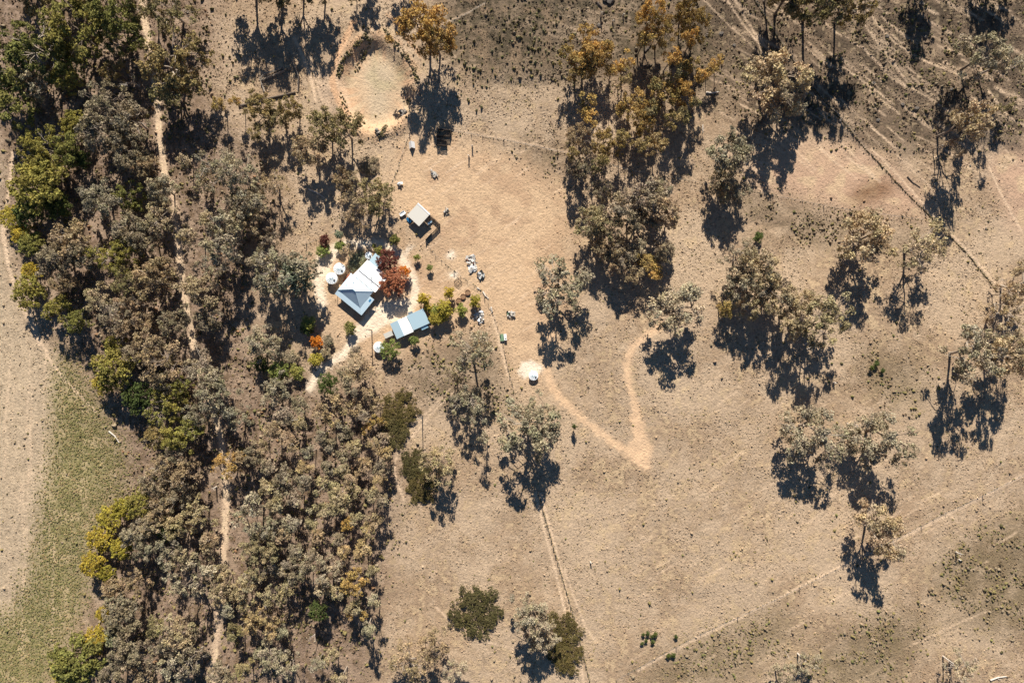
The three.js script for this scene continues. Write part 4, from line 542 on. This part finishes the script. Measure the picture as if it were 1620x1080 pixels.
{ const r = rngOf(51), pale = std(0xc9bfb2, 1), dark = std(0x5b5148, 1);
  const L = [[755, 455, 760, 459, 0.25, 1, 'pale log lying along the garden fence, upper one'], [764, 461, 773, 472, 0.3, 1, 'long pale log lying along the garden fence, middle one'], [777, 485, 779, 494, 0.3, 1, 'pale upright log beside the garden fence, lower one'], [489, 300, 514, 313, 0.28, 1, 'pale fallen branch lying across the shadow above the farmhouse'], [977, 111, 991, 113, 0.35, 0, 'dark log on the ground in the gold stand, left one'], [1017, 106, 1031, 104, 0.35, 0, 'dark log on the ground in the gold stand, right one'], [1117, 147, 1137, 146, 0.35, 1, 'pale log on the right side of the gold stand'], [1020, 83, 1030, 71, 0.4, 0, 'short dark log slanting in the gold stand'], [945, 6, 952, 14, 0.4, 0, 'dark log near the top edge left of the gold stand'], [1565, 1074, 1592, 1068, 0.3, 1, 'pale branch lying at the bottom right edge'], [1436, 279, 1456, 296, 0.2, 0, 'thin dark branch lying below the upper right slope'], [1272, 545, 1282, 536, 0.25, 1, 'first pale fallen branch by the broken trunk on the right'], [1276, 552, 1288, 548, 0.22, 1, 'second pale fallen branch by the broken trunk on the right'], [172, 682, 188, 700, 0.3, 1, 'pale fallen branches at the edge of the green strip'], [1112, 197, 1112, 210, 0.18, 1, 'white upright broken branch right of gold stand'], [378, 169, 468, 147, 0.5, 0, 'long dark fallen trunk under the row of gums left of the dam'], [560, 640, 555, 658, 0.2, 1, 'pale fallen branch among the slender gums']];
  for (const [a, b, c, d, rad, p, label] of L) { const x = gx((a + c) / 2), z = gz((b + d) / 2), o = thing('fallen_log', label, 'log', x, z, 0, 'fallen logs'), y = rad * 0.8, A = V(gx(a) - x, y, gz(b) - z), B = V(gx(c) - x, y, gz(d) - z), mid = A.clone().lerp(B, 0.5); mid.x += (r() - 0.5) * 0.8; mid.z += (r() - 0.5) * 0.8; part('log', tube([A, mid, B], [rad, rad * 0.85, rad * 0.6], 8), p ? pale : dark, o); for (let i = 0; i < 3; i++) { const q = A.clone().lerp(B, 0.3 + r() * 0.6); part('branch', limb(r, q, V(q.x + (r() - 0.5) * 2.4, 0.2 + r() * 0.9, q.z + (r() - 0.5) * 2.4), rad * 0.4, rad * 0.15), p ? pale : dark, o); } }
  for (const [u, v, h, label] of [[1511, 872, 3.2, 'tall pale stump in the lower right paddock'], [1516, 884, 1.0, 'low dark stump beside the tall pale stump'], [950, 28, 3.5, 'tall stump near the top edge left of gold stand'], [985, 27, 1.8, 'short stump near the top edge, right one'], [969, 36, 1.4, 'short stump near the top edge, middle one'], [934, 866 + 22, 1.6, 'lone short post stump in the lower middle paddock'], [1318, 605, 1.5, 'short stump in the rough grass right of the paddock clump'], [1490, 1036, 6, 'tall bare snag at the bottom right'], [1262, 1033, 7, 'tall bare snag beside the pale bottom shrub'], [1265, 503, 6, 'broken white topped trunk in the right clump'], [342, 770, 4, 'tall broken stub beside the dirt road clearing'], [747, 232, 2.4, 'forked dead stem right of the rail pen, upper one'], [742, 248, 2.6, 'forked dead stem right of the rail pen, lower one']]) {
    const o = thing('tree_stump', label, 'stump', gx(u), gz(v), r() * 6, 'stumps'); part('stem', tube([V(0, -0.2, 0), V(0.05, h * 0.5, 0.04), V((r() - 0.5) * 0.5, h, (r() - 0.5) * 0.5)], [0.32, 0.24, 0.16], 8), pale, o); for (let i = 0; i < 3; i++) part('stub', limb(r, V(0, h * (0.6 + 0.3 * r()), 0), V((r() - 0.5) * h * 0.5, h * (0.8 + 0.3 * r()), (r() - 0.5) * h * 0.5), 0.1, 0.04), pale, o); }
  // rocks by the top edge and on the slope
  const rockMat = std(0x665e56, 1), rg = [0, 1, 2].map((s) => { const g = new THREE.IcosahedronGeometry(1, 1), p = g.attributes.position; for (let i = 0; i < p.count; i++) { const k = 0.75 + 0.45 * hash2(Math.round(p.getX(i) * 9) + s * 50, Math.round(p.getY(i) * 9 + p.getZ(i) * 31)); p.setXYZ(i, p.getX(i) * k, p.getY(i) * k * 0.65, p.getZ(i) * k); } g.computeVertexNormals(); return g; });
  const RK = [[965, 2, 1.6], [958, 0, 1.2], [947, 42, 0.7], [1270, 195, 0.5], [1285, 170, 0.6], [1403, 58, 0.7], [1430, 165, 0.7], [1462, 60, 0.8], [1455, 8, 0.9], [1385, 130, 0.7], [1450, 172, 0.8], [1330, 190, 0.6], [1390, 190, 0.7], [1142, 52, 0.8], [1120, 55, 0.7], [1163, 70, 0.6], [1500, 145, 0.6], [1535, 262, 0.4], [1560, 362, 0.4]];
  RK.sort((a, b) => a[0] - b[0]).forEach(([u, v, s], i) => { const o = new THREE.Mesh(rg[i % 3], rockMat); o.name = numbered('rock'); const x = gx(u), z = gz(v); o.position.set(x, ground(x, z) + s * 0.2, z); o.rotation.y = r() * 6; o.scale.set(s * 1.2, s, s); o.castShadow = o.receiveShadow = true; o.userData = { label: `${i === 0 ? 'leftmost' : i === RK.length - 1 ? 'rightmost' : ORD[i] + '-from-left'} dark rock on the upper slope`, category: 'rock', group: 'rocks on the upper slope' }; scene.add(o); });
}
renderer.render(scene, camera);
